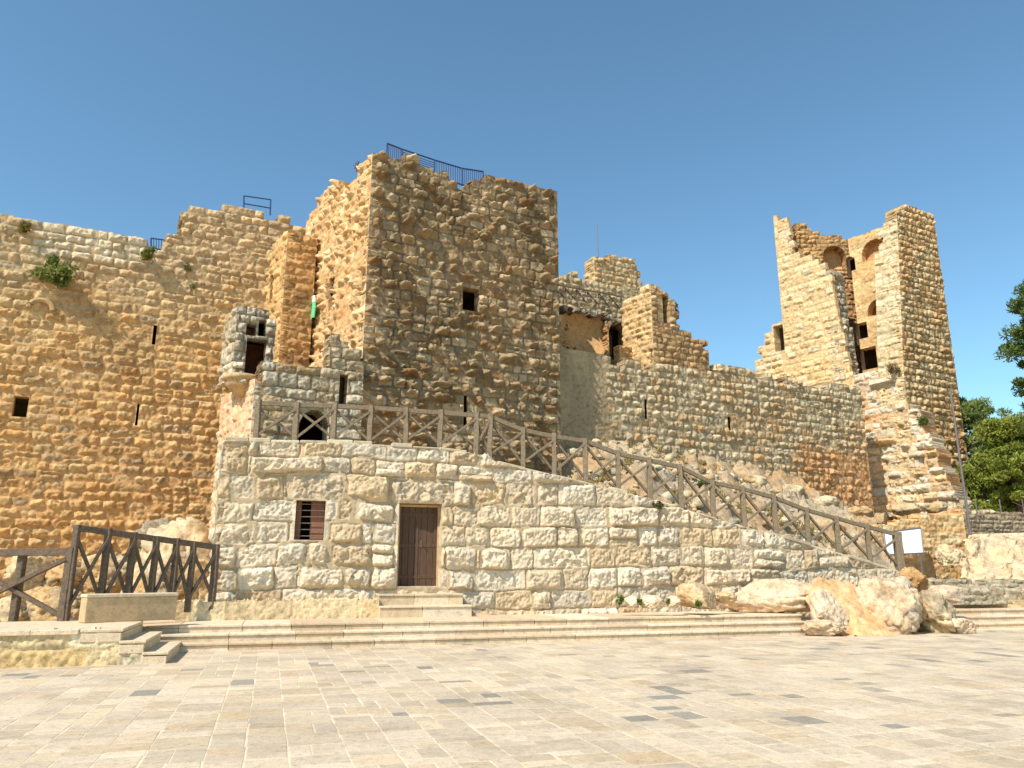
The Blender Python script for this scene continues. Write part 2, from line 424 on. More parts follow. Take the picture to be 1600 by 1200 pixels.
    if back:
        o0 = base+sum(len(x) for x in extra_v)
        used = np.unique(F); mp = np.full(len(verts), -1); mp[used] = np.arange(len(used))
        bp = verts[used].copy(); hh = h.reshape(-1)[used]
        bp -= N3*(thick+hh)[:, None]
        extra_v.append(bp); extra_c.append(cols[used]); extra_f.append(o0+mp[F][:, ::-1])
    allv = np.concatenate([verts]+extra_v) if extra_v else verts
    allc = np.concatenate([cols]+extra_c) if extra_c else cols
    allf = np.concatenate([F]+extra_f) if extra_f else F
    used = np.unique(allf); mp = np.full(len(allv), -1); mp[used] = np.arange(len(used))
    smf = np.zeros(len(allf), bool); smf[:nf] = True
    ob = mesh(name, allv[used], mp[allf], mat or M_ST, parent, np.clip(allc[used], .005, .95), smf)
    for oi, o in enumerate(openings):
        ed = op_edges.get(oi)
        if not ed: continue
        a = np.concatenate([x[0] for x in ed]); b = np.concatenate([x[1] for x in ed]); q = len(a); dp = o.get('depth', .6)
        vv = [verts[a], verts[b], verts[b]-N3*dp, verts[a]-N3*dp]
        r_ = np.arange(q); ff = np.stack([q+r_, r_, 3*q+r_, 2*q+r_], 1)
        vv = np.concatenate(vv); cc = np.concatenate([cols[a], cols[b], cols[b], cols[a]])
        u0, z0, u1, z1 = o['rect']; rm = o.get('room', .35); rd = o.get('rdepth', 1.6)
        c3 = lambda u, z, dd: np.array((A[0]+d[0]*u-n[0]*dd, A[1]+d[1]*u-n[1]*dd, z))
        k0 = len(vv); x0, x1, y0, y1 = u0-rm, u1+rm, z0-rm*.6, z1+rm*.6; d0, d1 = dp-.002, dp+rd
        bx = [c3(x0, y0, d0), c3(x1, y0, d0), c3(x1, y1, d0), c3(x0, y1, d0), c3(x0, y0, d1), c3(x1, y0, d1), c3(x1, y1, d1), c3(x0, y1, d1)]
        ffb = np.array([(4, 5, 6, 7), (0, 1, 5, 4), (3, 7, 6, 2), (0, 4, 7, 3), (1, 2, 6, 5)])+k0
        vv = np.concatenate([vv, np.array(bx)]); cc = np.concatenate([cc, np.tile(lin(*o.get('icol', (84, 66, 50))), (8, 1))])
        # front ring of the inner room
        e0 = len(vv); ring = [c3(u0-.03, z0-.03, d0), c3(u1+.03, z0-.03, d0), c3(u1+.03, z1+.03, d0), c3(u0-.03, z1+.03, d0)]
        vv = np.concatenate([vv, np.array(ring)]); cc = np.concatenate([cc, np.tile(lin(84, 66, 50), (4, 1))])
        fr = np.array([(k0, k0+1, e0+1, e0), (k0+1, k0+2, e0+2, e0+1), (k0+2, k0+3, e0+3, e0+2), (k0+3, k0, e0, e0+3)])
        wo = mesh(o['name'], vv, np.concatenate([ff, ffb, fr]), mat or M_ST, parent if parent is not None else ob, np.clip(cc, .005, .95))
        if parent is None and False: pass
        if o.get('label'): wo['label'] = o['label']
        o['obj'] = wo
    return ob
def prism(name, pts, z0, z1, mat, parent=None, col=(150, 125, 95)):     # closed slab on a plan polygon
    n = len(pts); v = [(p[0], p[1], z0) for p in pts]+[(p[0], p[1], z1) for p in pts]
    f = [tuple(range(n-1, -1, -1)), tuple(range(n, 2*n))]+[(i, (i+1) % n, n+(i+1) % n, n+i) for i in range(n)]
    return mesh(name, np.array(v), f, mat, parent, np.tile(lin(*col), (2*n, 1)))


# ------------------------------------------------------------------ plan lines of the place
E1 = dirv(17.1); N1 = np.array((E1[1], -E1[0]))          # lower wall and plaza steps
FD = dirv(28); FN = np.array((FD[1], -FD[0])); SD = dirv(126)   # castle fronts; their left sides run back along SD
S0 = onz(310, 1018, 0)[:2]                                # left end of the plaza steps
LW = S0-N1*3.0                                            # a point of the lower wall's face
TC = at(567, 560, 28.0)[:2]                               # gate tower's near corner
TB = hit2(873, 480, TC, FD)                               # its right corner
TA = hit2(470, 480, TC, SD)                               # far end of its left side
CW0 = TB-FN*0.9-FD*.3; CW1 = hit2(1342, 690, CW0, FD)+FD*.6
RC = at(1408, 560, 43.0)[:2]
mit = lambda n1, n2: (n1+n2)/(1+np.dot(n1, n2))
SN = np.array((-math.sin(R(126-90)), 0)); SN = np.array((-SD[1], SD[0])) if False else np.array((-.8090, -.5878))
def tops(pxs, A, B): return sorted([uz(x, y, A, B) for x, y in pxs])
def rect(x0, y0, x1, y1, A, B):                           # opening from two opposite pixels
    a = uz(x0, y1, A, B); b = uz(x1, y0, A, B); return (a[0], a[1], b[0], b[1])

# ------------------------------------------------------------------ ground, plaza, landing
def ground_sheet():
    n = 90; a = np.linspace(-1, 1, n); s = np.sign(a)*np.abs(a)**3*1500
    X, Y = np.meshgrid(s, s+30, indexing='ij'); rr = np.hypot(X, Y-25)
    Z = -.85+.25*(fbm(X*.3, Y*.3, 3, 4)-.5)-np.clip(rr-70, 0, 400)*.06
    v = np.stack([X, Y, Z], -1).reshape(-1, 3); I, J = np.meshgrid(np.arange(n-1), np.arange(n-1), indexing='ij'); I = I.ravel(); J = J.ravel()
    f = np.stack([I*n+J, (I+1)*n+J, (I+1)*n+J+1, I*n+J+1], 1)
    struct(mesh('ground', v, f, M_DIRT, None, np.tile(lin(190, 160, 120), (len(v), 1)), True))
ground_sheet()
def paving():
    rr = random.Random(5)
    # plaza sheet of pale mortar, pavers of many sizes laid in bands on it
    P0 = S0; U0, U1 = -16.0, 34.0; V0, V1 = 0.0, 24.0     # u along the steps, v toward the camera
    def W(u, v, z): p = P0+E1*u+N1*v; return (p[0], p[1], z)
    v_ = []; f_ = []; c_ = []
    def quad(u0, v0, u1, v1, z, col, j=.0):
        b = len(v_)
        q = lambda: rr.uniform(-j, j)
        zz = z+rr.uniform(-.0015, .0015)
        top = [(u0+q(), v0+q()), (u1+q(), v0+q()), (u1+q(), v1+q()), (u0+q(), v1+q())]
        for (u, v) in top: v_.append(W(u, v, zz-.003))
        cx, cy = (u0+u1)/2, (v0+v1)/2
        for (u, v) in top: v_.append(W(u+(.008 if u > cx else -.008), v+(.008 if v > cy else -.008), 0.0005))
        f_.append((b+3, b+2, b+1, b))
        for k in range(4): f_.append((b+k, b+(k+1) % 4, b+4+(k+1) % 4, b+4+k))
        c_.extend([col]*8)
    base = [lin(218, 202, 178), lin(212, 196, 171), lin(220, 204, 178), lin(206, 191, 168), lin(214, 196, 167)]
    grey = [lin(164, 156, 142), lin(174, 164, 148), lin(154, 149, 138)]
    u = U0
    while u < U1:
        bw = rr.choice([.27, .33, .36, .4, .46, .55]); v = V0+.01-rr.random()*.3
        while v < V1:
            L = rr.choice([.2, .27, .33, .36, .42, .5, .6])
            def col():
                t = rr.random(); c = base[rr.randrange(5)]*rr.uniform(.86, 1.04)
                if t < .05: c = grey[rr.randrange(3)]
                elif t < .16: c = c*np.array((.9, .89, .88))
                elif t > .92: c = c*np.array((.96, .91, .85))
                return c
            v0 = max(v, V0+.01); jw = rr.uniform(.010, .018)
            if v+L-v0 > .08:
                if bw > .42 and rr.random() < .45:
                    s = bw*rr.uniform(.4, .6); quad(u+jw, v0+jw, u+s-jw, v+L-jw, .006, col(), .01); quad(u+s+jw, v0+jw, u+bw-jw, v+L-jw, .006, col(), .01)
                elif bw > .35 and L > .4 and rr.random() < .35:
                    s = L*rr.uniform(.35, .65); quad(u+jw, v0+jw, u+bw-jw, v+s-jw, .006, col(), .01) if v+s-v0 > .1 else None; quad(u+jw, max(v0, v+s)+jw, u+bw-jw, v+L-jw, .006, col(), .01)
                else: quad(u+jw, v0+jw, u+bw-jw, v+L-jw, .006, col(), .01)
            v += L
        u += bw
    b = len(v_); 
    for (u, vv) in ((U0, -3.2), (U1, -3.2), (U1, V1), (U0, V1)): v_.append(W(u, vv, 0)); c_.append(lin(236, 218, 188))
    f_.append((b+3, b+2, b+1, b))
    struct(mesh('plaza', np.array(v_), f_, M_PAVE, None, np.array(c_)))
def pave_mat():
    m, n, b = new_mat('worn_pavers'); p = geo_pos(n)
    at_ = n.nodes.new('ShaderNodeAttribute'); at_.attribute_name = 'Col'
    g = lambda v: (v, v*.985, v*.96)
    c = mixc(n, 'MULTIPLY', 1, at_.outputs['Color'], ramp(n, noise(n, .5, 5, .65, p), [(.3, g(.74)), (.5, g(.96)), (.72, g(1.08))]))
    c = mixc(n, 'MULTIPLY', 1, c, ramp(n, noise(n, 9, 6, .75, p), [(.3, g(.66)), (.48, g(.97)), (.72, g(1.1))]))
    c = mixc(n, 'MULTIPLY', 1, c, ramp(n, noise(n, 38, 4, .7, p), [(.3, g(.78)), (.5, g(1.0)), (.7, g(1.12))]))
    n.links.new(c, b.inputs['Base Color']); b.inputs['Roughness'].default_value = .8; b.inputs['Specular IOR Level'].default_value = .25
    bump(n, b, noise(n, 14, 5, .7, p), .35, .012); return m
M_PAVE = pave_mat()
paving()

PALE = [((211, 193, 165), 3), ((206, 186, 156), 3), ((216, 201, 175), 2), ((205, 180, 144), 2), ((202, 187, 163), 2)]
def slab_steps(name, label, cat, org, ex, nrm, u0, u1, levels, tread, zr, thick_back, seed, part='step', ends=None):
    """levels: number of steps; first riser at org line; each step one part made of riser blocks and overhanging tread slabs"""
    rr = random.Random(seed); c0 = org+ex*(u0+u1)/2
    t = thing(name, label, cat, (c0[0], c0[1], zr[0]))
    for k in range(levels):
        vs_ = []; fs = []; cs = []
        z0, z1 = zr[k], zr[k+1]; vb = -tread*k
        back = -(tread*(k+1)) if k < levels-1 else -(tread*k+thick_back)
        a = u0 if ends is None else ends[k][0]; e = u1 if ends is None else ends[k][1]
        u = a
        while u < e-.01:
            L = min(rr.uniform(.9, 1.5), e-u); L = e-u if e-u-L < .4 else L
            for (q0, q1, f0, f1) in ((z0-.05, z1-.062, vb, vb-.18), (z1-.06, z1+rr.uniform(-.003, .003), vb+.035, back-.02)):
                mb = MB(); p = org+ex*(u+.003)+nrm*(f0)
                mb.box((p[0], p[1], q0), (*(ex*(L-.006)), 0), (*(nrm*(f1-f0)), 0), (0, 0, q1-q0), .012)
                b = len(vs_); vs_ += mb.v; fs += [tuple(i+b for i in f) for f in mb.f]
                c = np.array(lin(*rr.choice([(220, 199, 167), (214, 190, 155), (224, 204, 175), (208, 184, 151)])))*rr.uniform(.9, 1.05)
                cs += [c]*len(mb.v)
            u += L
        mesh(part, np.array(vs_), fs, M_PALE, t, np.array(cs))
    return t
ZL = .52                                                   # landing height
slab_steps('stone_steps', 'long flight of three pale stone steps in front of the lower wall with the door', 'steps', S0, E1, N1, -1.7, 16.2, 3, .38, (0, .175, .347, ZL), 2.3, 3, ends=[(-.42, 16.2), (-.9, 16.3), (-1.7, 16.4)])
# right-hand steps beyond the rocks
RS = hit2(1480, 985, S0-N1*.3, E1)
slab_steps('stone_steps', 'short flight of pale stone steps at the right edge beyond the rocks', 'steps', RS, E1, N1, 0.2, 9.0, 3, .45, (0, .18, .36, .54), 2.2, 4)

# left platform with its front wall and side stair
L0 = onz(262, 1037, 0)[:2]; ZP = .66
pt = thing('side_stair', 'small stair of three stone steps climbing left to the fenced platform', 'steps', (L0[0]-.5, L0[1]+1, 0))
for k in range(3):
    rr = random.Random(k); mb = MB(); z0 = ZP/3*k; z1 = ZP/3*(k+1); uR = -.42*k
    Lk = .47 if k < 2 else .74
    for j in range(2):
        vv0 = -1.22*j; p = L0+E1*(uR-Lk)+N1*(vv0-.002)
        mb.box((p[0], p[1], z0-.02), (*(E1*(Lk-.03)), 0), (*(-N1*1.215), 0), (0, 0, z1-z0-.055), .012)
        p = p+N1*.012
        mb.box((p[0], p[1], z1-.058), (*(E1*Lk), 0), (*(-N1*1.217), 0), (0, 0, .058), .012)
    o = mesh('step', np.array(mb.v), mb.f, M_PALE, pt, np.tile(lin(218, 196, 163), (len(mb.v), 1)))
pa = L0-E1*8-N1*.05; pb = L0-E1*.45-N1*.03
lw_ = wall('low_wall', pa, pb, -.05, [(0, ZP-.05), (7.13, ZP-.05), (7.14, ZP*2/3-.05), (9, ZP*2/3-.05)], dict(courses=[-.1, .33, .7], sw=(.5, 1.1), amp0=.015, amp1=.03, ew=.06, rough=.05, rs=7, chip=.025, jt=.008, jd=.02, cols=[((214, 190, 146), 2), ((206, 176, 124), 2), ((220, 204, 170), 1)], mortar=(206, 184, 142), seed=31, r=.03), g=.03, thick=.5, coarse_top=False, ztop=ZP)
tag(lw_, 'low rough limestone wall holding up the fenced platform at the left', 'wall')
plat = [L0-E1*8, L0-E1*.84, L0-E1*.84-N1*4.2, L0-E1*8-N1*2.4]
mb = MB()
for i in range(8):
    a = -8+i*.8; p = L0+E1*a+N1*.03
    mb.box((p[0], p[1], ZP-.09), (*(E1*.795), 0), (*(-N1*.6), 0), (0, 0, .09), .01)
mesh('coping', np.array(mb.v), mb.f, M_PALE, lw_, np.tile(lin(220, 198, 166), (len(mb.v), 1)))
struct(prism('platform', [tuple(p) for p in [L0-E1*8-N1*.1, L0-E1*.9-N1*.1, L0-E1*.9-N1*2.9, L0-E1*1.6-N1*3.6, L0-E1*8-N1*2.2]], -.8, ZP-.004, M_PALE, None, (214, 196, 162)))

# stone block bench on the platform
a = onz(130, 974, ZP)[:2]; b = hit2(276, 962, a, dirv(45)); dd = b-a; Lb = np.hypot(*dd); dd /= Lb; nn = np.array((dd[1], -dd[0]))
bt = thing('stone_bench', 'solid pale stone block bench in front of the crossed timber fence', 'bench', (*((a+b)/2-nn*.3), ZP))
mb = MB(); mb.box((*(a-nn*.012+dd*.012), ZP), (*(dd*(Lb-.024)), 0), (*(-nn*.38), 0), (0, 0, .52), .015)
mesh('block', np.array(mb.v), mb.f, M_PALE, bt, np.tile(lin(198, 168, 128), (len(mb.v), 1)))
mb = MB(); mb.box((*a, ZP+.522), (*(dd*Lb), 0), (*(-nn*.41), 0), (0, 0, .07), .012)
mesh('top_slab', np.array(mb.v), mb.f, M_PALE, bt, np.tile(lin(222, 200, 168), (len(mb.v), 1)))

# ledge along the foot of the lower wall and the steps to the door
lu0 = np.dot(hit2(276, 950, S0-N1*2.45, E1)-S0, E1); lu1 = np.dot(hit2(592, 950, S0-N1*2.45, E1)-S0, E1)
p0 = S0+E1*lu0-N1*2.45; p1 = S0+E1*lu1-N1*2.45
lg = wall('stone_ledge', p0, p1, ZL-.05, [(0, 1.0), (20, 1.0)], dict(courses=[.3, 1.2], sw=(.8, 1.5), amp0=.01, amp1=.012, ew=.05, rough=.035, rs=9, chip=.012, fine=.02, jt=.006, jd=.012, cols=[((218, 194, 152), 1), ((212, 186, 142), 1), ((222, 202, 162), 1)], mortar=(200, 176, 136), seed=7, r=.02), g=.03, thick=.7, coarse_top=False, ztop=1.0)
tag(lg, 'low warm stone ledge along the foot of the lower wall left of the door', 'ledge')
du0 = np.dot(hit2(592, 945, S0-N1*2.4, E1)-S0, E1); du1 = np.dot(hit2(733, 945, S0-N1*2.4, E1)-S0, E1)
slab_steps('door_steps', 'two pale stone steps up to the dark wooden door', 'steps', S0-N1*2.3, E1, N1, du0, du1, 2, .32, (ZL, .83, 1.13), .5, 9, ends=[(du0, du1+.06), (du0, du1-.12)])

# ------------------------------------------------------------------ the lower wall with door and window
LA = hit2(338, 800, LW, E1); LB = hit2(1445, 900, LW, E1)
Z = lambda x, y: uz(x, y, LA, LB)
def lower_wall():
    pts = [(330, 689), (345, 689), (400, 690), (560, 694), (690, 702), (760, 711), (772, 722), (850, 741), (900, 752), (1000, 777), (1100, 806), (1200, 834), (1300, 863), (1400, 892), (1450, 908)]
    tp = tops(pts, LA, LB)
    ys = [955, 922, 886, 849, 815, 780, 741, 714, 690]
    cb = [Z(500, y)[1] for y in ys]; cb = [.2]+cb+[cb[-1]+.5]
    def ov(x0, y0, x1, y1, a): r = rect(x0, y0, x1, y1, LA, LB); return (*r, a)
    over = [ov(447, 741, 538, 781, .05), ov(611, 753, 709, 786, .07), ov(540, 745, 608, 783, .22), ov(341, 815, 393, 851, .07), ov(345, 779, 398, 814, .07), ov(347, 692, 392, 738, .07),
            ov(549, 787, 617, 814, .16), ov(511, 816, 566, 850, .12), ov(398, 742, 446, 778, .08), ov(515, 851, 581, 888, .15), ov(367, 884, 430, 923, .14), ov(480, 848, 514, 886, .12), ov(696, 851, 743, 889, .16)]
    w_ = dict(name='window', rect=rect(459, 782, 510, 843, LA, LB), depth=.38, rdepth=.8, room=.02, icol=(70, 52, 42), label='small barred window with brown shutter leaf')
    dr = dict(name='doorway', rect=rect(619, 788, 691, 917, LA, LB), depth=.42, rdepth=.6, room=.02)
    def cm(U, V, col, mor, rn):
        q = fbm(U*.5, V*.9, 3, 90)[..., None]; t = np.clip((q-.5)*3, 0, 1)
        col = col*(1-.25*t)+lin(206, 168, 104)*.25*t
        gr = sm(17, 23, U)[..., None]*.5; col = col*(1-gr)+lin(178, 164, 138)*gr*(.9+.2*rn[5][..., None])
        return col, mor
    P = dict(courses=cb, sw=(.55, 1.3), amp0=.03, amp1=.17, ap=1.8, ew=.06, fine=.045, jt=.016, r=.07, rough=.09, rs=4, tilt=.55, miss=.2, warp=.06, ws=.7, jd=.045, chip=.05, cs=.26, shrink=.28, ewob=.05, fill=.3,
             cols=PALE, mortar=(188, 166, 132), bright=.12, seed=15, over=over, cmix=cm, cut=.45, wav=.09, split=.05)
    o = wall('lower_wall', LA, LB, .3, tp, P, g=.025, thick=.45, openings=[w_, dr], coarse_top=False, mat=M_PALE, corners=(0, None))
    tag(o, 'pale wall of big limestone blocks sloping down to the right, with door and barred window', 'wall')
    # coping of thin irregular slabs following the slope
    rr = random.Random(8); mb = MB(); cs = []
    us = np.array([p[0] for p in tp]); zs = np.array([p[1] for p in tp]); u = .05
    while u < us[-1]-.3:
        L = rr.uniform(.5, 1.1); z0 = np.interp(u, us, zs); z1 = np.interp(u+L, us, zs); h_ = rr.uniform(.03, .15)
        p = LA+E1*u+N1*rr.uniform(-.06, .1); b = len(mb.v)
        mb.box((p[0], p[1], z0-.02), (*(E1*(L-.02)), z1-z0), (*(-N1*.6), 0), (0, 0, h_), .02)
        cs += [np.array(lin(*rr.choice([(214, 200, 168), (200, 184, 150), (190, 176, 150)])))*rr.uniform(.9, 1.05)]*(len(mb.v)-b); u += L
    mesh('coping', np.array(mb.v), mb.f, M_PALE, o, np.array(cs))
    # lintel shadows come from the real reveal; frame, leaf and bars
    u0, z0, u1, z1 = dr['rect']; Q = lambda u, z, dp: (*(LA+E1*u-N1*dp), z)
    mb = MB(); nb = 7; ww = (u1-u0)/nb
    for i in range(nb): mb.box(Q(u0+ww*i+.004, z0+.01, .34), (*(E1*(ww-.008)), 0), (*(-N1*.05), 0), (0, 0, z1-z0-.03), .006)
    for zz in (.12, .5, .88): mb.box(Q(u0+.03, z0+(z1-z0)*zz-.06, .33), (*(E1*(u1-u0-.06)), 0), (*(-N1*.02), 0), (0, 0, .1), .006)
    um = u0+(u1-u0)*.49; mb.box(Q(um-.03, z0+.01, .322), (*(E1*.06), 0), (*(-N1*.04), 0), (0, 0, z1-z0-.5), .006)
    d_ = mb.build('door', M_DOOR, o); d_['label'] = 'dark brown plank door'
    mb = MB(); mb.tube([Q(um+.12, z0+1.2, .33), Q(um+.12, z0+1.2, .27), Q(um+.22, z0+1.12, .27)], .013); mb.box(Q(um+.095, z0+1.1, .326), (*(E1*.05), 0), (*(-N1*.02), 0), (0, 0, .2), .005)
    mb.build('handle', M_DWOOD, d_)
    mb = MB()
    for (a, b, c, e) in ((u0+.002, z0, u0+.09, z1-.002), (u1-.06, z0, u1-.002, z1-.002), (u0+.09, z1-.07, u1-.06, z1-.002)):
        mb.box(Q(a, b, .29), (*(E1*(c-a)), 0), (*(-N1*.08), 0), (0, 0, e-b), .008)
    mesh('door_frame', np.array(mb.v), mb.f, M_PALE, o, np.tile(lin(192, 164, 124), (len(mb.v), 1)))
    u0, z0, u1, z1 = w_['rect']; wo = w_['obj']
    mb = MB(); mb.box(Q(u0+(u1-u0)*.52, z0+.02, .26), (*(E1*(u1-u0)*.46), 0), (*(-N1*.04), 0), (0, 0, z1-z0-.04), .01)
    mb.box(Q(u0+.02, z0+.02, .26), (*(E1*(u1-u0)*.18), 0), (*(-N1*.04), 0), (0, 0, z1-z0-.04), .01)
    mb.build('shutter', M_SHUT, wo)
    for i in range(6):
        zz = z0+(z1-z0)*(i+.6)/6.2; mb = MB(); mb.tube([Q(u0+.005, zz, .12), Q(u1-.005, zz, .12)], .013, 6); mb.build('bar', M_IRON, wo)
    return tp
LTOP = lower_wall()
# the bastion's short left return
la2 = at(352, 700, 27.0)[:2]
o = wall('return_wall', la2, LA, -.9, [(0, LTOP[0][1]), (9, LTOP[0][1])], dict(ch=(.4, .6), sw=(.5, 1.1), amp1=.14, cols=PALE, mortar=(196, 170, 130), seed=44, rough=.1), g=.06, thick=.5, coarse_top=False)
tag(o, 'left end of the lower wall running back toward the castle', 'wall')

# ------------------------------------------------------------------ gate tower
def m_tower_front(U, V, col, mor, rn):
    lo = sm(8.6, 6.2, V)*sm(.3, .65, fbm(U*.5, V*.6, 3, 61))
    up = sm(.5, .68, fbm(U*.35+4, V*.3, 3, 62))
    t = np.clip(lo*.85+up*.2, 0, 1)[..., None]
    t2 = np.clip(lo*.85+up*.12, 0, 1)[..., None]; mor = mor*(1-t2)+lin(176, 116, 66)*t2; col = col*(1-t*.4)+lin(192, 140, 88)*t*.4
    dk = sm(.52, .7, fbm(U*.8, V*.35, 4, 63))[..., None]*.35
    return col*(1-dk*.5), mor*(1-dk)
TW = thing('gate_tower', 'tall square rusticated stone tower with a notched top and one square window', 'tower', (*(TC+TB)/2, 4.5) if False else (float((TC[0]+TB[0])/2), float((TC[1]+TB[1])/2), 4.5))
tn = mit(FN, SN); SZ = 4.4
fr_top = tops([(560, 250), (578, 236), (600, 240), (640, 246), (672, 256), (682, 266), (700, 274), (711, 288), (716, 301), (722, 301), (728, 292), (740, 284), (752, 274), (766, 269), (790, 276), (830, 286), (868, 297), (880, 299)], TC, TB)
PT = dict(ch=(.34, .48), sw=(.36, .78), amp0=.04, amp1=.42, ap=1.1, ew=.11, jt=.022, r=.06, rough=.15, rs=4.5, tilt=.8, miss=.14, warp=.06, jd=.05, shrink=.75, ewob=.12, fill=.45, chip=.11, cs=.2, tol=.15, bright=.2, cols=[((168, 146, 112), 3), ((152, 130, 96), 3), ((182, 160, 126), 2), ((146, 116, 80), 1)],
          mortar=(134, 113, 86), seed=101, cut=.6, cmix=m_tower_front, edge=.22)
win = dict(name='window', rect=rect(722, 452, 749, 484, TC, TB), depth=.5, rdepth=2.2, room=.5, label='square dark window')
slit = dict(name='arrow_slit', rect=rect(724.5, 618, 730, 668, TC, TB), depth=.12, room=.5, rdepth=1.0)
fw = wall('front_wall', TC, TB, SZ, fr_top, PT, g=.04, thick=1.3, openings=[win, slit], parent=TW, corners=(tn, 0))
def m_tower_side(U, V, col, mor, rn):
    t = sm(.35, .7, fbm(U*.5, V*.5, 3, 71))[..., None]*.5; mor = mor*(1-t)+lin(206, 148, 90)*t
    return col*(1-t*.4)+lin(214, 160, 104)*t*.4, mor
sd_top = tops([(582, 236), (570, 246), (562, 256), (556, 278), (549, 284), (540, 292), (530, 288), (522, 284), (514, 286), (508, 294), (498, 318), (488, 335), (478, 350), (468, 366), (460, 380)], TA, TC)
PS = dict(PT, amp1=.24, miss=.1, jt=.02, cols=[((214, 182, 134), 3), ((204, 168, 118), 3), ((222, 194, 148), 2)], mortar=(202, 162, 112), seed=102, cmix=m_tower_side, ch=(.38, .48), sw=(.4, .8),
          smooth=lambda U, V: sm(.8, .2, np.hypot((U-uz(540, 480, TA, TC)[0])/1.1, (V-uz(540, 490, TA, TC)[1])/1.7)))
sl2 = dict(name='arrow_slit', rect=rect(512, 432, 523, 487, TA, TC), depth=.25, room=.4, rdepth=.9, ragged=.5)
wall('left_wall', TA, TC, SZ, sd_top, PS, g=.045, thick=1.3, openings=[sl2], parent=TW, corners=(0, tn))
td = TB+SD*6.4; ta2 = TA+FD*.0
wall('right_wall', TB, td, SZ, [(0, fr_top[-1][1]-.1), (3, fr_top[-1][1]-.5), (7, fr_top[-1][1]-1)], dict(PT, seed=103, cmix=None, amp1=.12, chip=.05, edge=.05), g=.06, thick=.2, parent=TW, corners=(0, 0))
prism('roof_terrace', [tuple(TC+FD*.9+SD*.9), tuple(TB-FD*.9+SD*.9), tuple(td-FD*.9), tuple(TA+FD*.9)], fr_top[6][1]-2.6, fr_top[6][1]-2.3, M_ST, TW)
wall('rear_wall', td, TA, SZ, [(0, 14.5), (9, 14.2)], dict(PT, seed=104, cmix=None), g=.09, thick=1.0, parent=TW)

# white and green board on the tower's left side
q = [onw(x, y, TA-SN*-.25, TC-SN*-.25) for x, y in ((485.5, 463), (491.5, 461), (492.5, 480), (490.5, 496), (486.5, 496), (485, 480))]
bd_ = thing('hanging_board', 'narrow white and green board on the sunlit left side of the gate tower', 'sign', q[4])
M_GREEN = plain_mat('green_board', lin(110, 200, 140), .6, 0, .1, 5, 0)
def plate(nm, pts, mat, par, th=.04):
    v = [p for p in pts]+[p-np.array((*SN, 0))*th for p in pts]; n_ = len(pts)
    mesh(nm, np.array(v), [tuple(range(n_)), tuple(range(2*n_-1, n_-1, -1))]+[(i, i+n_, (i+1) % n_+n_, (i+1) % n_) for i in range(n_)], mat, par)
plate('white_panel', [q[0], q[1], (q[1]+q[2])/2, (q[0]+q[5])/2], M_WHITE, bd_); plate('green_panel', [(q[0]+q[5])/2, (q[1]+q[2])/2, q[2], q[3], q[4], q[5]], M_GREEN, bd_)

# ------------------------------------------------------------------ left curtain wall and its buttress
def hitL(px, py, A, deg): return hit2(px, py, A, dirv(deg))
LCp = at(418, 480, 33.2)[:2]; LC0 = hitL(-150, 600, LCp, 26); LC1 = LCp+dirv(26)*3.2
def m_left(U, V, col, mor, rn):
    z = V+1.4*(fbm(U*.35, V*.3, 3, 41)-.5)*2
    up = sm(11, 15.5, z)[..., None]
    warm = sm(.35, .65, fbm(U*.28+7, V*.28, 3, 43))[..., None]
    col = col*(1-.5*warm)+col*np.array((1.06, .94, .78))*.5*warm
    col = col*(1-up*.55)+lin(196, 178, 146)*(.8+.4*rn[5])[..., None]*up*.55
    wp = (sm(WPA[0]-.2, WPA[0]+.2, U)*sm(WPB[0]+.3, WPB[0]-.1, U)*sm(-.25, 0, V-np.interp(U, [WPA[0], WPB[0]], [WPA[1], WPB[1]])))[..., None]*.8; col = col*(1-wp)+lin(222, 206, 174)*(.88+.24*rn[5])[..., None]*wp; mor = mor*(1-wp*.6)+lin(190, 168, 130)*wp*.6
    lo = sm(13, 7, z)[..., None]; mor = mor*(1-lo)+lin(212, 164, 108)*lo; mor = mor*(1-up*.6)+lin(178, 156, 120)*up*.6
    # rust stain below the caper bush
    g0 = np.exp(-((U-UB[0]-1.2-(UB[1]-V)*.55)/1.0)**2)*sm(UB[1]+.5, UB[1]-.5, V)*sm(UB[1]-5, UB[1]-2.5, V); g0 = (g0*sm(.3, .6, fbm(U*1.5, V*1.5, 4, 47)))[..., None]*.55
    return col*(1-g0)+lin(150, 118, 84)*g0, mor*(1-g0)+lin(150, 118, 84)*g0
UB = uz(80, 440, LC0, LC1); WPA = uz(50, 392, LC0, LC1); WPB = uz(240, 412, LC0, LC1)
PL = dict(ch=(.33, .43), sw=(.38, .85), amp0=.035, amp1=.11, ap=1.1, ew=.1, jt=.022, r=.07, rough=.085, rs=5, tilt=.5, miss=.1, warp=.04, jd=.025, cols=[((208, 172, 120), 4), ((202, 160, 106), 3), ((196, 164, 118), 2), ((180, 152, 114), 1), ((212, 178, 126), 2)],
          mortar=(198, 160, 108), seed=201, cmix=m_left, cut=.35, bright=.16)
lt = tops([(-150, 322), (-20, 330), (0, 331), (28, 333), (33, 343), (60, 346), (150, 361), (235, 377), (239, 388), (264, 392), (266, 362), (280, 341), (310, 327), (335, 319), (380, 321), (405, 328), (412, 340), (428, 344), (432, 336), (458, 342), (461, 352), (480, 356), (500, 360)], LC0, LC1)
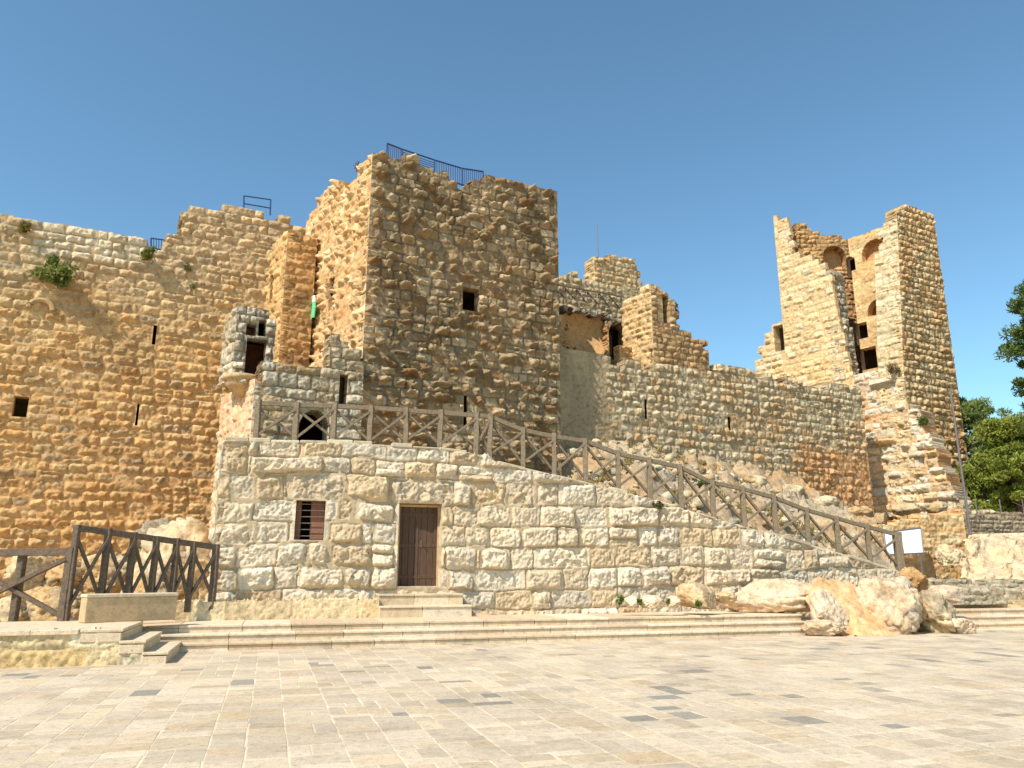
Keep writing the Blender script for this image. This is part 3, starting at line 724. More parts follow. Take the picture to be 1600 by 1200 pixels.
lo_ = [dict(name='window', rect=rect(18, 621, 46, 651, LC0, LC1), depth=.45, rdepth=1.0, room=.1, icol=(120, 96, 66), label='small square window'),
       dict(name='arrow_slit', rect=rect(237, 508, 245, 538, LC0, LC1), depth=.05, room=.4, rdepth=1.2), dict(name='arrow_slit', rect=rect(211, 632, 219, 665, LC0, LC1), depth=.05, room=.4, rdepth=1.2),
       dict(name='arrow_slit', rect=rect(60, 488, 65, 519, LC0, LC1), depth=.05, room=.4, rdepth=1.2)]
lcw = wall('curtain_wall', LC0, LC1, -1.6, lt, PL, g=.045, thick=2.2, openings=lo_)
tag(lcw, 'high ochre castle wall at the left with caper bushes, arrow slits and a stepped top', 'wall')
# relief arch over the blind slit
ac = uz(64, 484, LC0, LC1); ld = dirv(26); ln = np.array((ld[1], -ld[0])); mb = MB()
pts = [(*(LC0+ld*(ac[0]+.42*math.cos(a))+ln*.1), ac[1]+.38*math.sin(a)) for a in np.linspace(0, math.pi, 13)]
mb.tube(pts, .11, 8); mesh('arch_moulding', np.array(mb.v), mb.f, M_ST, lcw, np.tile(lin(190, 160, 115), (len(mb.v), 1)))
# buttress
BC = at(444, 450, 31.3)[:2]; BA = hit2(417, 450, BC, SD); BB = hit2(476, 450, BC, FD)
bz = 5.0
bw = thing('buttress', 'narrow ochre stone buttress between the left wall and the gate tower', 'buttress', (*BC, bz))
wall('left_wall', BA, BC, bz, tops([(410, 402), (420, 396), (430, 384), (440, 372), (446, 364), (450, 362)], BA, BC), dict(PL, seed=211, cmix=None, cols=[((212, 176, 122), 2), ((196, 160, 108), 1)], mortar=(206, 160, 102)), g=.045, thick=.6, parent=bw, corners=(None, mit(FN, SN)), openings=[dict(name='arrow_slit', rect=rect(421, 428, 429, 474, BA, BC), depth=.4, rdepth=.7, room=.1, ragged=.4)])
wall('front_wall', BC, BB+FD*.4, bz, tops([(444, 362), (452, 363), (462, 366), (476, 368), (490, 370)], BC, BB), dict(PL, seed=212, cmix=None, cols=[((198, 156, 102), 2), ((182, 140, 90), 2), ((156, 122, 84), 1)], mortar=(194, 148, 94), amp1=.08, miss=.3), g=.045, thick=.6, parent=bw, corners=(mit(FN, SN), None))

# ------------------------------------------------------------------ gate wall with arched doorway, pink plastered return, oriel
GA0 = TC+FN*.35; GA = hit2(397, 620, GA0, FD); GB = hit2(566, 620, GA0, FD)
gt = tops([(392, 594), (398, 584), (412, 576), (428, 566), (436, 548), (442, 556), (452, 574), (470, 568), (490, 562), (500, 566), (514, 563), (517, 528), (521, 514), (533, 510), (545, 513), (548, 540), (552, 548), (558, 556), (566, 556), (572, 556)], GA, GB)
GREY = [((186, 174, 148), 3), ((170, 158, 132), 3), ((198, 186, 160), 2), ((178, 154, 116), 1)]
def m_gate(U, V, col, mor, rn):
    t = sm(.45, .65, fbm(U*.9, V*.5, 3, 301))[..., None]*.4; return col*(1-t)+lin(180, 150, 104)*t, mor
PG = dict(ch=(.32, .52), sw=(.4, .9), amp0=.03, amp1=.1, ew=.09, jt=.014, rough=.09, cols=GREY, mortar=(140, 118, 88), seed=301, cmix=m_gate, r=.07, cut=.4)
gw = thing('gate_wall', 'grey ruined stone wall with a dark arched doorway behind the timber railing', 'wall', (*((GA+GB)/2), 4.6))
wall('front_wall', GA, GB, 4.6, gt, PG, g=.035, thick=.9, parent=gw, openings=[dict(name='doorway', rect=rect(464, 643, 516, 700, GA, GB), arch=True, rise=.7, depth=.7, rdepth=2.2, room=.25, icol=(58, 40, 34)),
     dict(name='niche', rect=rect(529, 586, 544, 632, GA, GB), depth=.5, rdepth=.2, room=.0, icol=(130, 92, 56))], corners=(mit(FN, SN), None), back=True)
GP = hit2(345, 640, GA, SD)
pk = wall('side_wall', GP, GA, -1.2, tops([(340, 640), (352, 616), (365, 610), (380, 604), (396, 590), (402, 588)], GP, GA), dict(ch=(.22, .4), sw=(.25, .6), amp0=.02, amp1=.1, ew=.12, jt=.01, rough=.16, rs=4, cols=[((224, 184, 148), 2), ((216, 174, 134), 2), ((206, 170, 130), 1)], mortar=(222, 184, 146), seed=302, miss=.3, jd=.01), g=.045, thick=.8, parent=gw, corners=(None, mit(FN, SN)))
# oriel: a stone box window on a corbel
OF0 = at(395, 560, 26.5)[:2]; OA = hit2(367, 540, OF0, FD); OB = hit2(424, 540, OF0, FD)
orl = thing('oriel_window', 'grey stone box window jutting out on a round corbel at the corner', 'window', (*((OA+OB)/2), uz(395, 600, OA, OB)[1]))
ot = tops([(362, 476), (370, 466), (379, 468), (384, 478), (394, 480), (400, 474), (412, 476), (421, 488), (424, 492)], OA, OB)
owin = dict(name='window_opening', rect=rect(381, 532, 417, 584, OA, OB), depth=.4, rdepth=.9, room=.03, icol=(112, 70, 48))
wall('front_wall', OA, OB+FD*.1, uz(395, 604, OA, OB)[1], ot, dict(ch=(.24, .42), sw=(.26, .6), amp0=.04, amp1=.22, ew=.09, rough=.16, chip=.13, cols=[((192, 178, 152), 2), ((160, 150, 132), 2), ((202, 190, 164), 1)], mortar=(128, 112, 88), seed=310), g=.03, thick=.5, parent=orl, back=True, corners=(0, 0), bottom=tops([(360, 570), (368, 596), (380, 602), (424, 604)], OA, OB),
     openings=[owin, dict(name='upper_opening', rect=rect(384, 507, 402, 523, OA, OB), depth=.45, rdepth=.4, room=.0, icol=(190, 130, 80)), dict(name='upper_opening', rect=rect(403, 500, 417, 525, OA, OB), depth=.45, rdepth=.6, room=.0, icol=(70, 54, 44))])
wall('side_wall', OA+SD*1.6, OA, uz(372, 592, OA, OB)[1], [(0, ot[1][1]-.4), (1, ot[1][1]-.5), (1.6, ot[1][1]-.3)], dict(ch=(.26, .42), sw=(.3, .6), amp1=.1, cols=GREY, mortar=(150, 130, 100), seed=311), g=.04, thick=.3, parent=orl, corners=(0, 0))
mb = MB(); oc = onw(384, 590, OA, OB)
prof = [(.02, -.62), (.16, -.6), (.3, -.5), (.36, -.36), (.46, -.34), (.56, -.2), (.58, -.06), (.68, -.03), (.68, .12), (.3, .14)]
n_ = 24; vs_ = []; fs = []
for r_, z_ in prof:
    for k in range(n_): a = 2*math.pi*k/n_; vs_.append((oc[0]-FN[0]*.45-.05+r_*math.cos(a), oc[1]-FN[1]*.45+r_*math.sin(a), oc[2]+z_))
for i in range(len(prof)-1):
    for k in range(n_): fs.append((i*n_+k, i*n_+(k+1) % n_, (i+1)*n_+(k+1) % n_, (i+1)*n_+k))
mesh('corbel', np.array(vs_), fs, M_ST, orl, np.tile(lin(196, 166, 122), (len(vs_), 1)), True)

# ------------------------------------------------------------------ right curtain wall
ct_ = tops([(870, 534), (900, 540), (945, 556), (950, 560), (1000, 569), (1018, 572), (1024, 560), (1034, 562), (1040, 572), (1060, 574), (1105, 585), (1118, 584), (1122, 574), (1150, 577), (1180, 585), (1250, 597), (1320, 603), (1345, 606)], CW0, CW1)
up0 = uz(950, 600, CW0, CW1)[0]
def m_cur(U, V, col, mor, rn):
    t = sm(.5, .7, fbm(U*.45, V*.45, 3, 401))[..., None]*.35; col = col*(1-t)+lin(200, 152, 100)*t
    p = sm(up0+.25, up0-.1, U+.25*(fbm(V*1.2, V*0, 3, 7)-.5))[..., None]
    st = sm(.4, .7, fbm(U*1.1, V*.35, 4, 402))[..., None]; og = sm(7.6, 6.6, V)[..., None]*sm(.4, .6, fbm(U, V, 2, 409))[..., None]
    pc = lin(178, 157, 122)*(1-.4*st)+lin(128, 110, 86)*.4*st; pc = pc*(1-og*.6)+lin(190, 140, 88)*og*.6
    eo = (sm(14.2, 16.2, U)*sm(9, 7.4, V))[..., None]*.65; col = col*(1-eo)+lin(206, 146, 88)*eo; mor = mor*(1-eo)+lin(196, 132, 74)*eo
    return col*(1-p)+pc*p, mor*(1-p)+pc*p
PC = dict(ch=(.34, .45), sw=(.28, .62), amp0=.03, amp1=.16, ap=1.2, ew=.1, jt=.02, r=.06, shrink=.5, ewob=.08, chip=.07, fill=.5, rough=.09, rs=5, tilt=.4, miss=.07, warp=.04, jd=.04, cols=[((196, 178, 144), 4), ((182, 160, 124), 3), ((206, 186, 150), 2), ((196, 160, 114), 1)], mortar=(162, 142, 110), seed=401, cmix=m_cur, cut=.35,
          smooth=lambda U, V: sm(up0+.15, up0-.15, U+.3*(fbm(V*1.2, V*0, 3, 7)-.5)))
rcw = wall('curtain_wall', CW0, CW1, 4.2, ct_, PC, g=.045, thick=1.6, openings=[dict(name='arrow_slit', rect=rect(1007, 624, 1010.5, 654, CW0, CW1), depth=.1, room=.4, rdepth=.9), dict(name='arrow_slit', rect=rect(1138, 652, 1141.5, 672, CW0, CW1), depth=.1, room=.4, rdepth=.9)])
tag(rcw, 'rusticated grey curtain wall between the gate tower and the ruined right tower', 'wall')

# ------------------------------------------------------------------ ruins above the curtain wall
WARM = [((206, 178, 134), 3), ((192, 160, 114), 2), ((182, 162, 128), 2), ((212, 186, 144), 1)]
PR = dict(ch=(.24, .36), sw=(.24, .6), amp0=.03, amp1=.14, ew=.11, jt=.02, rough=.13, rs=4, cols=WARM, mortar=(176, 146, 104), miss=.12, r=.08, tilt=.6)
K0 = at(930, 450, 41.0)[:2]
ru = thing('upper_ruin', 'small ruined tower stump standing highest above the curtain wall', 'ruin', (*(K0+FD*1.2), 12.0))
KA = hit2(915, 450, K0, SD); KB = hit2(1012, 450, K0, FD)
wall('front_wall', K0, KB, 10.5, tops([(925, 402), (934, 400), (960, 401), (990, 405), (994, 418), (1000, 432), (1006, 446), (1012, 458)], K0, KB), dict(PR, seed=501), g=.05, thick=1.0, parent=ru, corners=(mit(FN, SN), None))
wall('left_wall', KA, K0, 10.5, tops([(912, 442), (918, 428), (926, 412), (932, 402)], KA, K0), dict(PR, seed=502), g=.05, thick=1.0, parent=ru, corners=(None, mit(FN, SN)))
J0 = at(872, 470, 38.6)[:2]; JB = hit2(1012, 470, J0, FD)
o = wall('parapet_wall', J0-FD, JB, 9.0, tops([(860, 438), (872, 440), (882, 434), (890, 430), (898, 428), (905, 432), (912, 440), (930, 440), (960, 446), (1015, 458)], J0-FD, JB), dict(PR, seed=503, cols=[((188, 168, 132), 2), ((200, 174, 130), 1)], mortar=(176, 156, 122)), g=.05, thick=1.0)
tag(o, 'rubble parapet behind the thin crossed railing on top of the ruin', 'wall')
V0 = at(874, 520, 36.2)[:2]; VB = hit2(990, 520, V0, FD)
def m_vault(U, V, col, mor, rn):
    t = sm(uz(900, 500, V0, VB)[1], uz(900, 487, V0, VB)[1], V+.4*(fbm(U*1.5, V*1.5, 3, 8)-.5))[..., None]
    return col*(1-t)+lin(170, 160, 140)*t, mor*(1-t)+lin(112, 98, 80)*t
o = wall('vault_wall', V0-FD, VB, 7.5, tops([(862, 488), (876, 492), (884, 484), (905, 478), (912, 482), (935, 482), (955, 492), (975, 500), (990, 502)], V0-FD, VB), dict(PR, seed=504, cmix=m_vault, amp1=.2, rough=.2, chip=.16, cs=.3, cols=[((196, 158, 108), 2), ((184, 148, 102), 2)], mortar=(186, 148, 102), miss=.2), g=.04, thick=1.4,
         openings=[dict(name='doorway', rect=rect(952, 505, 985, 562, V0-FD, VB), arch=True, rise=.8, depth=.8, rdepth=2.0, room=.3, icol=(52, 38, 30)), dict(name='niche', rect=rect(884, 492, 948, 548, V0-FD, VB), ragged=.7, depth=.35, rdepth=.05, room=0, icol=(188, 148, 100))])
tag(o, 'broken vault wall with a shallow arch niche and a dark arched doorway', 'ruin')
mb = MB(); p = onw(978, 556, V0+FN*.9, VB+FN*.9); 
o = wall('rubble_block', hit2(968, 556, V0+FN*1.0, FD), hit2(1003, 556, V0+FN*1.0, FD), 8.0, tops([(966, 540), (972, 539), (996, 541), (1006, 548)], V0+FN, VB+FN) and [(0, uz(970, 540, V0+FN, VB+FN)[1]), (.8, uz(985, 541, V0+FN, VB+FN)[1]), (1.2, uz(1000, 548, V0+FN, VB+FN)[1])], dict(PR, seed=509, cols=[((206, 160, 108), 1)]), g=.05, thick=.5, corners=(0, 0))
tag(o, 'low orange masonry block in front of the dark arched doorway', 'ruin')
D0 = at(1019, 500, 35.8)[:2]; DA = hit2(972, 500, D0, SD); DB = hit2(1106, 540, D0, FD)
rd_ = thing('ruined_wall', 'ruined corner wall with a narrow window and a stepped broken right edge', 'ruin', (*D0, 8.0))
wall('left_wall', DA, D0, 7.5, tops([(965, 478), (972, 474), (985, 464), (998, 454), (1008, 446), (1014, 443), (1020, 443)], DA, D0), dict(PR, seed=505, cols=[((212, 182, 134), 2), ((202, 168, 120), 1)], mortar=(200, 164, 116)), g=.045, thick=.8, parent=rd_, corners=(None, mit(FN, SN)))
wall('front_wall', D0, DB, 7.0, tops([(1012, 443), (1020, 446), (1030, 450), (1040, 458), (1052, 468), (1055, 486), (1058, 502), (1066, 512), (1070, 518), (1073, 510), (1080, 510), (1082, 528), (1100, 528), (1103, 530), (1105, 580)], D0, DB), dict(PR, seed=506, cols=[((186, 152, 108), 2), ((172, 140, 102), 2), ((196, 170, 128), 1)], mortar=(150, 116, 80)), g=.045, thick=.9, parent=rd_, corners=(mit(FN, SN), 0), back=True,
     openings=[dict(name='window', rect=rect(1028, 462, 1045, 502, D0, DB), arch=True, depth=.7, rdepth=.7, room=.1, icol=(104, 88, 78))])

# ------------------------------------------------------------------ ruined right tower
SDm = SD
RF = hit2(1219, 460, RC, SD); RE = hit2(1332, 570, RC, SD)
rt = thing('ruined_tower', 'tall ruined corner tower split open from top to base at the right', 'tower', (*RC, 4.5))
LGT = [((222, 188, 134), 3), ((214, 176, 122), 3), ((226, 198, 150), 2), ((206, 190, 156), 1)]
def m_rt(U, V, col, mor, rn):
    z = sm(12, 17, V+2*(fbm(U*.4, V*.4, 3, 601)-.5))[..., None]; gy = lin(206, 190, 156)
    return col*(1-.35*z)+gy*.35*z, mor*(1-.3*z)+lin(190, 168, 128)*.3*z
PRT = dict(ch=(.4, .5), sw=(.42, .95), amp0=.02, amp1=.1, ew=.09, jt=.02, rough=.1, rs=4, cols=LGT, mortar=(206, 164, 112), seed=601, cmix=m_rt, miss=.12)
ltop = tops([(1204, 342), (1210, 339), (1216, 336), (1226, 342), (1231, 350), (1237, 376), (1244, 396), (1256, 408), (1262, 403), (1280, 402), (1284, 410), (1296, 420), (1303, 452), (1312, 500), (1324, 550), (1331, 590)], RF, RE)
wall('left_wall', RF, RE, 4.5, ltop, PRT, g=.05, thick=.3, parent=rt, corners=(0, None))
# broken right end of that wall, showing its core
pe = hit2(1300, 470, RC, SD)
qe = pe+FD*1.25-SD*.15
GRT = [((178, 170, 150), 3), ((162, 152, 132), 2), ((190, 180, 156), 1)]
for i, (xa, ya, yb, w0) in enumerate(((1298, 418, 560, 1.5), (1312, 500, 640, 1.5), (1326, 556, 760, 1.3))):
    a_ = hit2(xa+1, (ya+yb)/2, RC, SD)-SD*.02; b_ = a_+FD*w0
    zt_ = onw(xa, ya, RC, RC+SD)[2]; zb_ = onw(xa, yb, RC, RC+SD)[2]
    wall('broken_end', a_, b_, zb_-2, [(0, zt_), (w0*.6, zt_+.1), (w0, zt_-.3)], dict(ch=(.38, .5), sw=(.3, .6), amp0=.05, amp1=.28, ew=.12, rough=.16, chip=.1, cols=GRT, mortar=(138, 122, 98), seed=620+i), g=.05, thick=.8, parent=rt, corners=(0, 0))
# rubble crest of the far inner wall
rk = hit2(1231, 380, RC, SD)+FD*.9; 
cr0 = rk; cr1 = rk+dirv(2)*4.6
wall('crest_wall', cr0, cr1, 14, tops([(1225, 345), (1236, 344), (1252, 350), (1270, 360), (1290, 366), (1308, 370), (1318, 376), (1332, 378), (1345, 380)], cr0, cr1), dict(PR, seed=610, cols=[((190, 152, 104), 2), ((176, 142, 100), 1), ((206, 166, 112), 1)], mortar=(150, 112, 72), amp1=.2), g=.05, thick=.8, parent=rt,
     openings=[dict(name='niche', rect=rect(1288, 384, 1320, 420, cr0, cr1), arch=True, depth=.7, rdepth=.1, room=0, icol=(200, 160, 112))])
# inner face seen through the split, with arched niches and holes
IN = FD*2.0
ia = RC+SD*3.6+IN*.9; ib = RC+IN*.9+SD*.2
def m_in(U, V, col, mor, rn): return col, mor
wall('inner_wall', ia, ib, 5.0, tops([(1318, 378), (1330, 374), (1345, 372), (1358, 366), (1372, 356), (1400, 350)], ia, ib), dict(ch=(.4, .5), sw=(.5, 1.0), amp0=.01, amp1=.03, rough=.05, cols=[((214, 180, 130), 2), ((206, 168, 116), 1)], mortar=(206, 168, 118), miss=.5, jd=.012, seed=630, rs=3), g=.05, thick=.8, parent=rt,
     openings=[dict(name='niche', rect=rect(1348, 367, 1384, 410, ia, ib), arch=True, depth=.5, rdepth=.05, room=0, icol=(190, 140, 92)), dict(name='niche', rect=rect(1357, 463, 1386, 495, ia, ib), arch=True, depth=.6, rdepth=.1, room=0, icol=(150, 96, 58)),
               dict(name='opening', rect=rect(1323, 399, 1335, 426, ia, ib), arch=True, depth=.6, rdepth=1.5, room=.3), dict(name='opening', rect=rect(1338, 502, 1354, 532, ia, ib), depth=.6, rdepth=1.5, room=.3), dict(name='opening', rect=rect(1346, 540, 1368, 580, ia, ib), depth=.6, rdepth=1.5, room=.3)])
# near part of the left side and the right face meet at the ridge
RN0 = hit2(1372, 590, RC, SD); rmi = mit(FN, SN); LZ = onw(1408, 595, RC, RC+SD)[2]; LEAN = FD*.125
zt = [onw(1405, y, RC, RC+SD)[2] for y in (372, 345, 330, 322, 318)]; nl = np.hypot(*(RC-RN0))
wall('left_wall', RN0, RC, 4.5, [(0, zt[0]), (nl*.15, zt[0]), (nl*.2, zt[1]), (nl*.4, zt[1]+.1), (nl*.45, zt[2]), (nl*.7, zt[3]), (nl*.75, zt[3]), (nl*.85, zt[4]), (nl, zt[4])], dict(PRT, seed=602, cols=[((214, 194, 156), 3), ((204, 180, 138), 2)], mortar=(184, 158, 118), amp1=.12, rough=.12, chip=.07), g=.045, thick=.4, parent=rt, corners=(0, rmi), lean=(LZ, LEAN, False))
RD = hit2(1484, 520, RC, FD)
def m_rr(U, V, col, mor, rn):
    t = sm(.42, .65, fbm(U*.5, V*.35, 3, 661))[..., None]*.45; return col*(1-t)+lin(200, 148, 88)*t, mor*(1-t)+lin(150, 106, 62)*t
wall('right_wall', RC, RD, 2.5, tops([(1400, 320), (1412, 322), (1425, 325), (1440, 330), (1456, 335), (1462, 337)], RC, RD), dict(ch=(.38, .48), sw=(.32, .66), amp0=.05, amp1=.2, ew=.13, jt=.03, rough=.11, cols=[((198, 174, 132), 3), ((184, 156, 112), 2), ((208, 184, 142), 1)], mortar=(140, 114, 80), seed=603, cmix=m_rr, r=.08, miss=.06, tilt=.6, shrink=.5, ewob=.08, chip=.08, tol=.2), g=.045, thick=.8, parent=rt, corners=(rmi, 0), lean=(LZ, LEAN, True))
wall('far_wall', RD, RD+SD*7.5, 2.5, [(0, 20.3), (3, 19.5), (7.5, 17)], dict(PRT, seed=604, cmix=None, amp1=.1, edge=.05), g=.07, thick=.2, parent=rt, corners=(0, 0))
# lower left side between the split and the base
bA = hit2(1338, 680, RC, SD); bB = RC-SD*3.3
wall('base_wall', bA, bB, 3.0, tops([(1330, 584), (1345, 582), (1366, 584), (1388, 596), (1410, 606), (1436, 645), (1456, 690), (1476, 740), (1496, 782), (1512, 815)], bA, bB), dict(PRT, seed=605, ch=(.4, .6), sw=(.5, 1.3), rough=.24, rs=2.6, cols=[((216, 176, 130), 2), ((206, 178, 138), 2), ((206, 192, 166), 4)], mortar=(200, 158, 112), amp0=.02, amp1=.42, ap=1.2, ew=.12, chip=.14, cs=.3, jd=.06, shrink=.5, tol=.2, miss=.2), g=.045, thick=1.5, parent=rt)
wall('base_face', bB+FD*.1+SD*1.1, bB+FD*2.6+SD*1.0, 3.0, tops([(1440, 660), (1460, 690), (1480, 735), (1500, 770), (1520, 800)], bB+SD*1.1, bB+SD*1.1+FD), dict(PRT, seed=606, ch=(.4, .55), sw=(.45, .9), cols=[((200, 186, 156), 2), ((186, 170, 138), 2)], mortar=(150, 128, 98), amp1=.3, ew=.12, chip=.12, cs=.3, rough=.15, cmix=None), g=.05, thick=1.2, parent=rt)
# stub wall left of the tower
st0 = hit2(1170, 560, RC+SD*1.0-FN*.8, SD); st1 = hit2(1232, 560, RC+SD*1.0-FN*.8, SD)
o = wall('stub_wall', st0, st1, 7, tops([(1168, 596), (1178, 584), (1186, 556), (1192, 538), (1199, 522), (1208, 508), (1216, 500), (1224, 496), (1236, 496)], st0, st1), dict(PRT, seed=640, rough=.16, amp1=.15), g=.05, thick=.8, openings=[dict(name='opening', rect=rect(1211, 506, 1224, 550, st0, st1), depth=.7, rdepth=.5, room=.1, icol=(120, 104, 84))])
tag(o, 'low broken stub of wall against the left edge of the ruined tower', 'ruin')
print('masonry done')

# ------------------------------------------------------------------ rocky slope between the lower wall and the castle
def idw(ctrl, X, Y, p=3.0):
    num = 0; den = 0
    for (x, y, z) in ctrl:
        w_ = 1/(((X-x)**2+(Y-y)**2)**(p/2)+1e-4); num = num+w_*z; den = den+w_
    return num/den
RW0 = at(1385, 860, 31.5)[:2]; RW1 = at(1512, 860, 33.0)[:2]          # right retaining wall
def slope():
    ct = []
    us = [p[0] for p in LTOP]; zs = [p[1] for p in LTOP]
    L = np.hypot(*(LB-LA))
    for u in np.linspace(0, L, 26):
        for k in (.3, 1.3): p = LA+E1*u-N1*k; ct.append((p[0], p[1], np.interp(u, us, zs)-.12))
    for (px, py) in ((885, 694), (920, 690), (960, 692), (1000, 700), (1050, 713), (1100, 722), (1150, 734), (1200, 745), (1250, 753), (1300, 760), (1340, 766)):
        q = onw(px, py, CW0, CW1); ct.append(tuple(q)); ct.append((q[0]-FN[0]*1.0, q[1]-FN[1]*1.0, q[2]))
    for px in (570, 650, 730, 800, 870): q = onw(px, 700, TC, TB); ct.append((q[0], q[1], 5.0)); ct.append((q[0]+FN[0], q[1]+FN[1], 5.0))
    for (px, py, Y) in ((1350, 778, 42), (1400, 796, 40), (1450, 800, 39), (1500, 802, 38), (1000, 722, 31.5), (1100, 745, 33), (1200, 768, 34.5), (1300, 790, 35), (1330, 812, 33.5), (1400, 812, 33), (1200, 800, 31), (1100, 770, 30), (1000, 742, 29), (1300, 830, 31), (1500, 806, 34)):
        ct.append(tuple(at(px, py, Y)))
    g = .11; xs = np.arange(-9, 25, g); ys = np.arange(19, 48, g); X, Y = np.meshgrid(xs, ys, indexing='ij')
    Z0 = idw(ct, X, Y)
    rg = 1-np.abs(2*fbm(X*.55, Y*.8, 4, 701)-1); dl = np.abs((X-LA[0])*N1[0]+(Y-LA[1])*N1[1])
    amp = sm(.8, 3, dl)*.85+.08
    Z_ = Z0-.12*sm(.8, 2.5, dl)+(rg-.78)*.7*amp+(fbm(X*2.2, Y*2.2, 4, 702)-.5)*.5*amp
    Z_ = Z_+(facets(X, Y, .75, 705)*.42+facets(X, Y, .3, 706)*.2)*amp
    Z_ = np.round(Z_/.22)*.22*.35+Z_*.65                  # bedding ledges
    sA = (X-LA[0])*(-N1[0])+(Y-LA[1])*(-N1[1]); uA = (X-LA[0])*E1[0]+(Y-LA[1])*E1[1]
    rd = (RW1-RW0)/np.hypot(*(RW1-RW0)); rn_ = np.array((rd[1], -rd[0])); sR = -((X-RW0[0])*rn_[0]+(Y-RW0[1])*rn_[1]); uR = (X-RW0[0])*rd[0]+(Y-RW0[1])*rd[1]
    okv = (sA > .42) & (uA > .3) & ((uR < -.9) | (sR > .35)) & (uR < 3.9) & ~((uA > 26.5))
    cF = (X-GA[0])*FD[0]+(Y-GA[1])*FD[1]; cS = (X-CW0[0])*(-FN[0])+(Y-CW0[1])*(-FN[1])
    okv &= ~((cS > .9) & (X < 22)) & ~((cF < .2) & (sA > 5))
    M = okv[:-1, :-1] & okv[1:, :-1] & okv[1:, 1:] & okv[:-1, 1:]
    ny = len(ys); I, J = np.where(M); f = np.stack([I*ny+J, (I+1)*ny+J, (I+1)*ny+J+1, I*ny+J+1], 1)
    v = np.stack([X, Y, Z_], -1).reshape(-1, 3); t = sm(.35, .65, fbm(X*.5, Y*.5, 4, 703))[..., None]; t2 = sm(.45, .7, fbm(X*1.3, Y*1.3, 4, 704))[..., None]
    c = lin(186, 166, 134)*(1-t)+lin(178, 146, 106)*t; c = c*(1-t2*.7)+lin(160, 148, 126)*t2*.7
    u = np.unique(f); mp = np.full(len(v), -1); mp[u] = np.arange(len(u))
    struct(mesh('rocky_slope', v[u], mp[f], M_ROCK, None, c.reshape(-1, 3)[u], True))
    return lambda x, y: float(idw(ct, np.array([x]), np.array([y]))[0])
SLZ = slope()

# ------------------------------------------------------------------ rocks
import bmesh
_ico = {}
def ico(n):
    if n not in _ico:
        bm = bmesh.new(); bmesh.ops.create_icosphere(bm, subdivisions=n, radius=1); bm.verts.ensure_lookup_table()
        _ico[n] = (np.array([v.co[:] for v in bm.verts]), np.array([[v.index for v in f.verts] for f in bm.faces])); bm.free()
    return _ico[n]
def rock_geo(size, seed, n=5, cuts=9, rough=.25, box=0.0, fr=1.6, cutd=(.55, .9)):
    v, f = ico(n); v = v.copy(); rr = random.Random(seed)
    if box: 
        m = np.abs(v).max(1)[:, None]; v = v*(1-box)+v/m*box
    for k in range(cuts):
        a = Vector((rr.gauss(0, 1), rr.gauss(0, 1), rr.gauss(0, .8))).normalized(); o = rr.uniform(*cutd)
        d = v@np.array(a); v -= np.clip(d-o, 0, None)[:, None]*np.array(a)*.92
    p = v*fr+seed*3.7
    nz = fbm3(p[:, 0], p[:, 1], p[:, 2], 5, seed % 97)-.5; rd = np.abs(fbm3(p[:, 0]*1.3, p[:, 1]*1.3, p[:, 2]*1.8, 3, seed % 89)-.5)
    v = v*(1+rough*2*nz-rough*1.2*np.exp(-(rd/.03)**2)*.5)[:, None]
    p = v*fr*4.5+seed; nz2 = fbm3(p[:, 0], p[:, 1], p[:, 2]*1.6, 4, 5); v = v*(1+rough*.5*(nz2-.5))[:, None]
    nr = v/np.maximum(np.linalg.norm(v, axis=1), 1e-6)[:, None]; q = v*fr*.62
    fc = facets(q[:, 0]+q[:, 2]*.6+seed, q[:, 1]-q[:, 2]*.8, .42, 33)*.8+facets(q[:, 0]-q[:, 2]*.7, q[:, 1]+q[:, 2]*.5+seed, .17, 34)*.4
    v = v+nr*(fc*rough*.42)[:, None]
    return v*np.array(size), f, nz
def rock_col(v, cols, seed):
    c = [np.array(lin(*q)) for q in cols]; p = v*1.1+seed
    a = sm(.35, .65, fbm3(p[:, 0], p[:, 1], p[:, 2], 4, 11))[:, None]; b = sm(.5, .72, fbm3(p[:, 0]*2.5, p[:, 1]*2.5, p[:, 2]*2.5, 4, 12))[:, None]
    return (c[0]*(1-a)+c[1]*a)*(1-b*.8)+c[2]*b*.8
SUNNY = ((222, 198, 166), (214, 184, 148), (188, 172, 148))
def rock(label, center, size, seed, cols=SUNNY, cat='rock', name='rock', rot=0, group=None, sink=.25, **k):
    v, f, _ = rock_geo(size, seed, **k); a = R(rot); c, s = math.cos(a), math.sin(a)
    v = np.stack([v[:, 0]*c-v[:, 1]*s, v[:, 0]*s+v[:, 1]*c, v[:, 2]], 1)
    v[:, 2] = np.maximum(v[:, 2], -size[2]*(1-sink)); o = mesh(name, v+np.array(center), f, M_ROCK, None, rock_col(v, cols, seed), True)
    return tag(o, label, cat, group)
def rk_at(label, px, py0, py1, wpx, Y, seed, depth=None, **k):          # rock seen between rows py0 (top) and py1 (foot), wpx wide
    t = at(px, py0, Y); b = at(px, py1, Y); sc = FOC/Y*1.0; wd = wpx/sc; hh = t[2]-b[2]
    return rock(label, (b[0], Y+(depth or wd*.4)*.3, b[2]+hh*.42), (wd/2, depth or wd*.4, hh*.6), seed, sink=.25, **k)
rk_at('broad smooth sunlit rock mound against the foot of the lower wall', 1215, 906, 955, 165, 24.2, 11, depth=.9, rough=.14, cuts=4, cols=((224, 196, 160), (218, 184, 144), (206, 182, 150)))
rk_at('rounded boulder at the end of the steps, left of the orange earth', 1297, 920, 990, 62, 22.8, 12, depth=.6, rough=.2)
rk_at('largest pale craggy rock standing on the plaza right of the orange earth', 1402, 898, 997, 104, 23.0, 16, depth=.9, rough=.28, cuts=12)
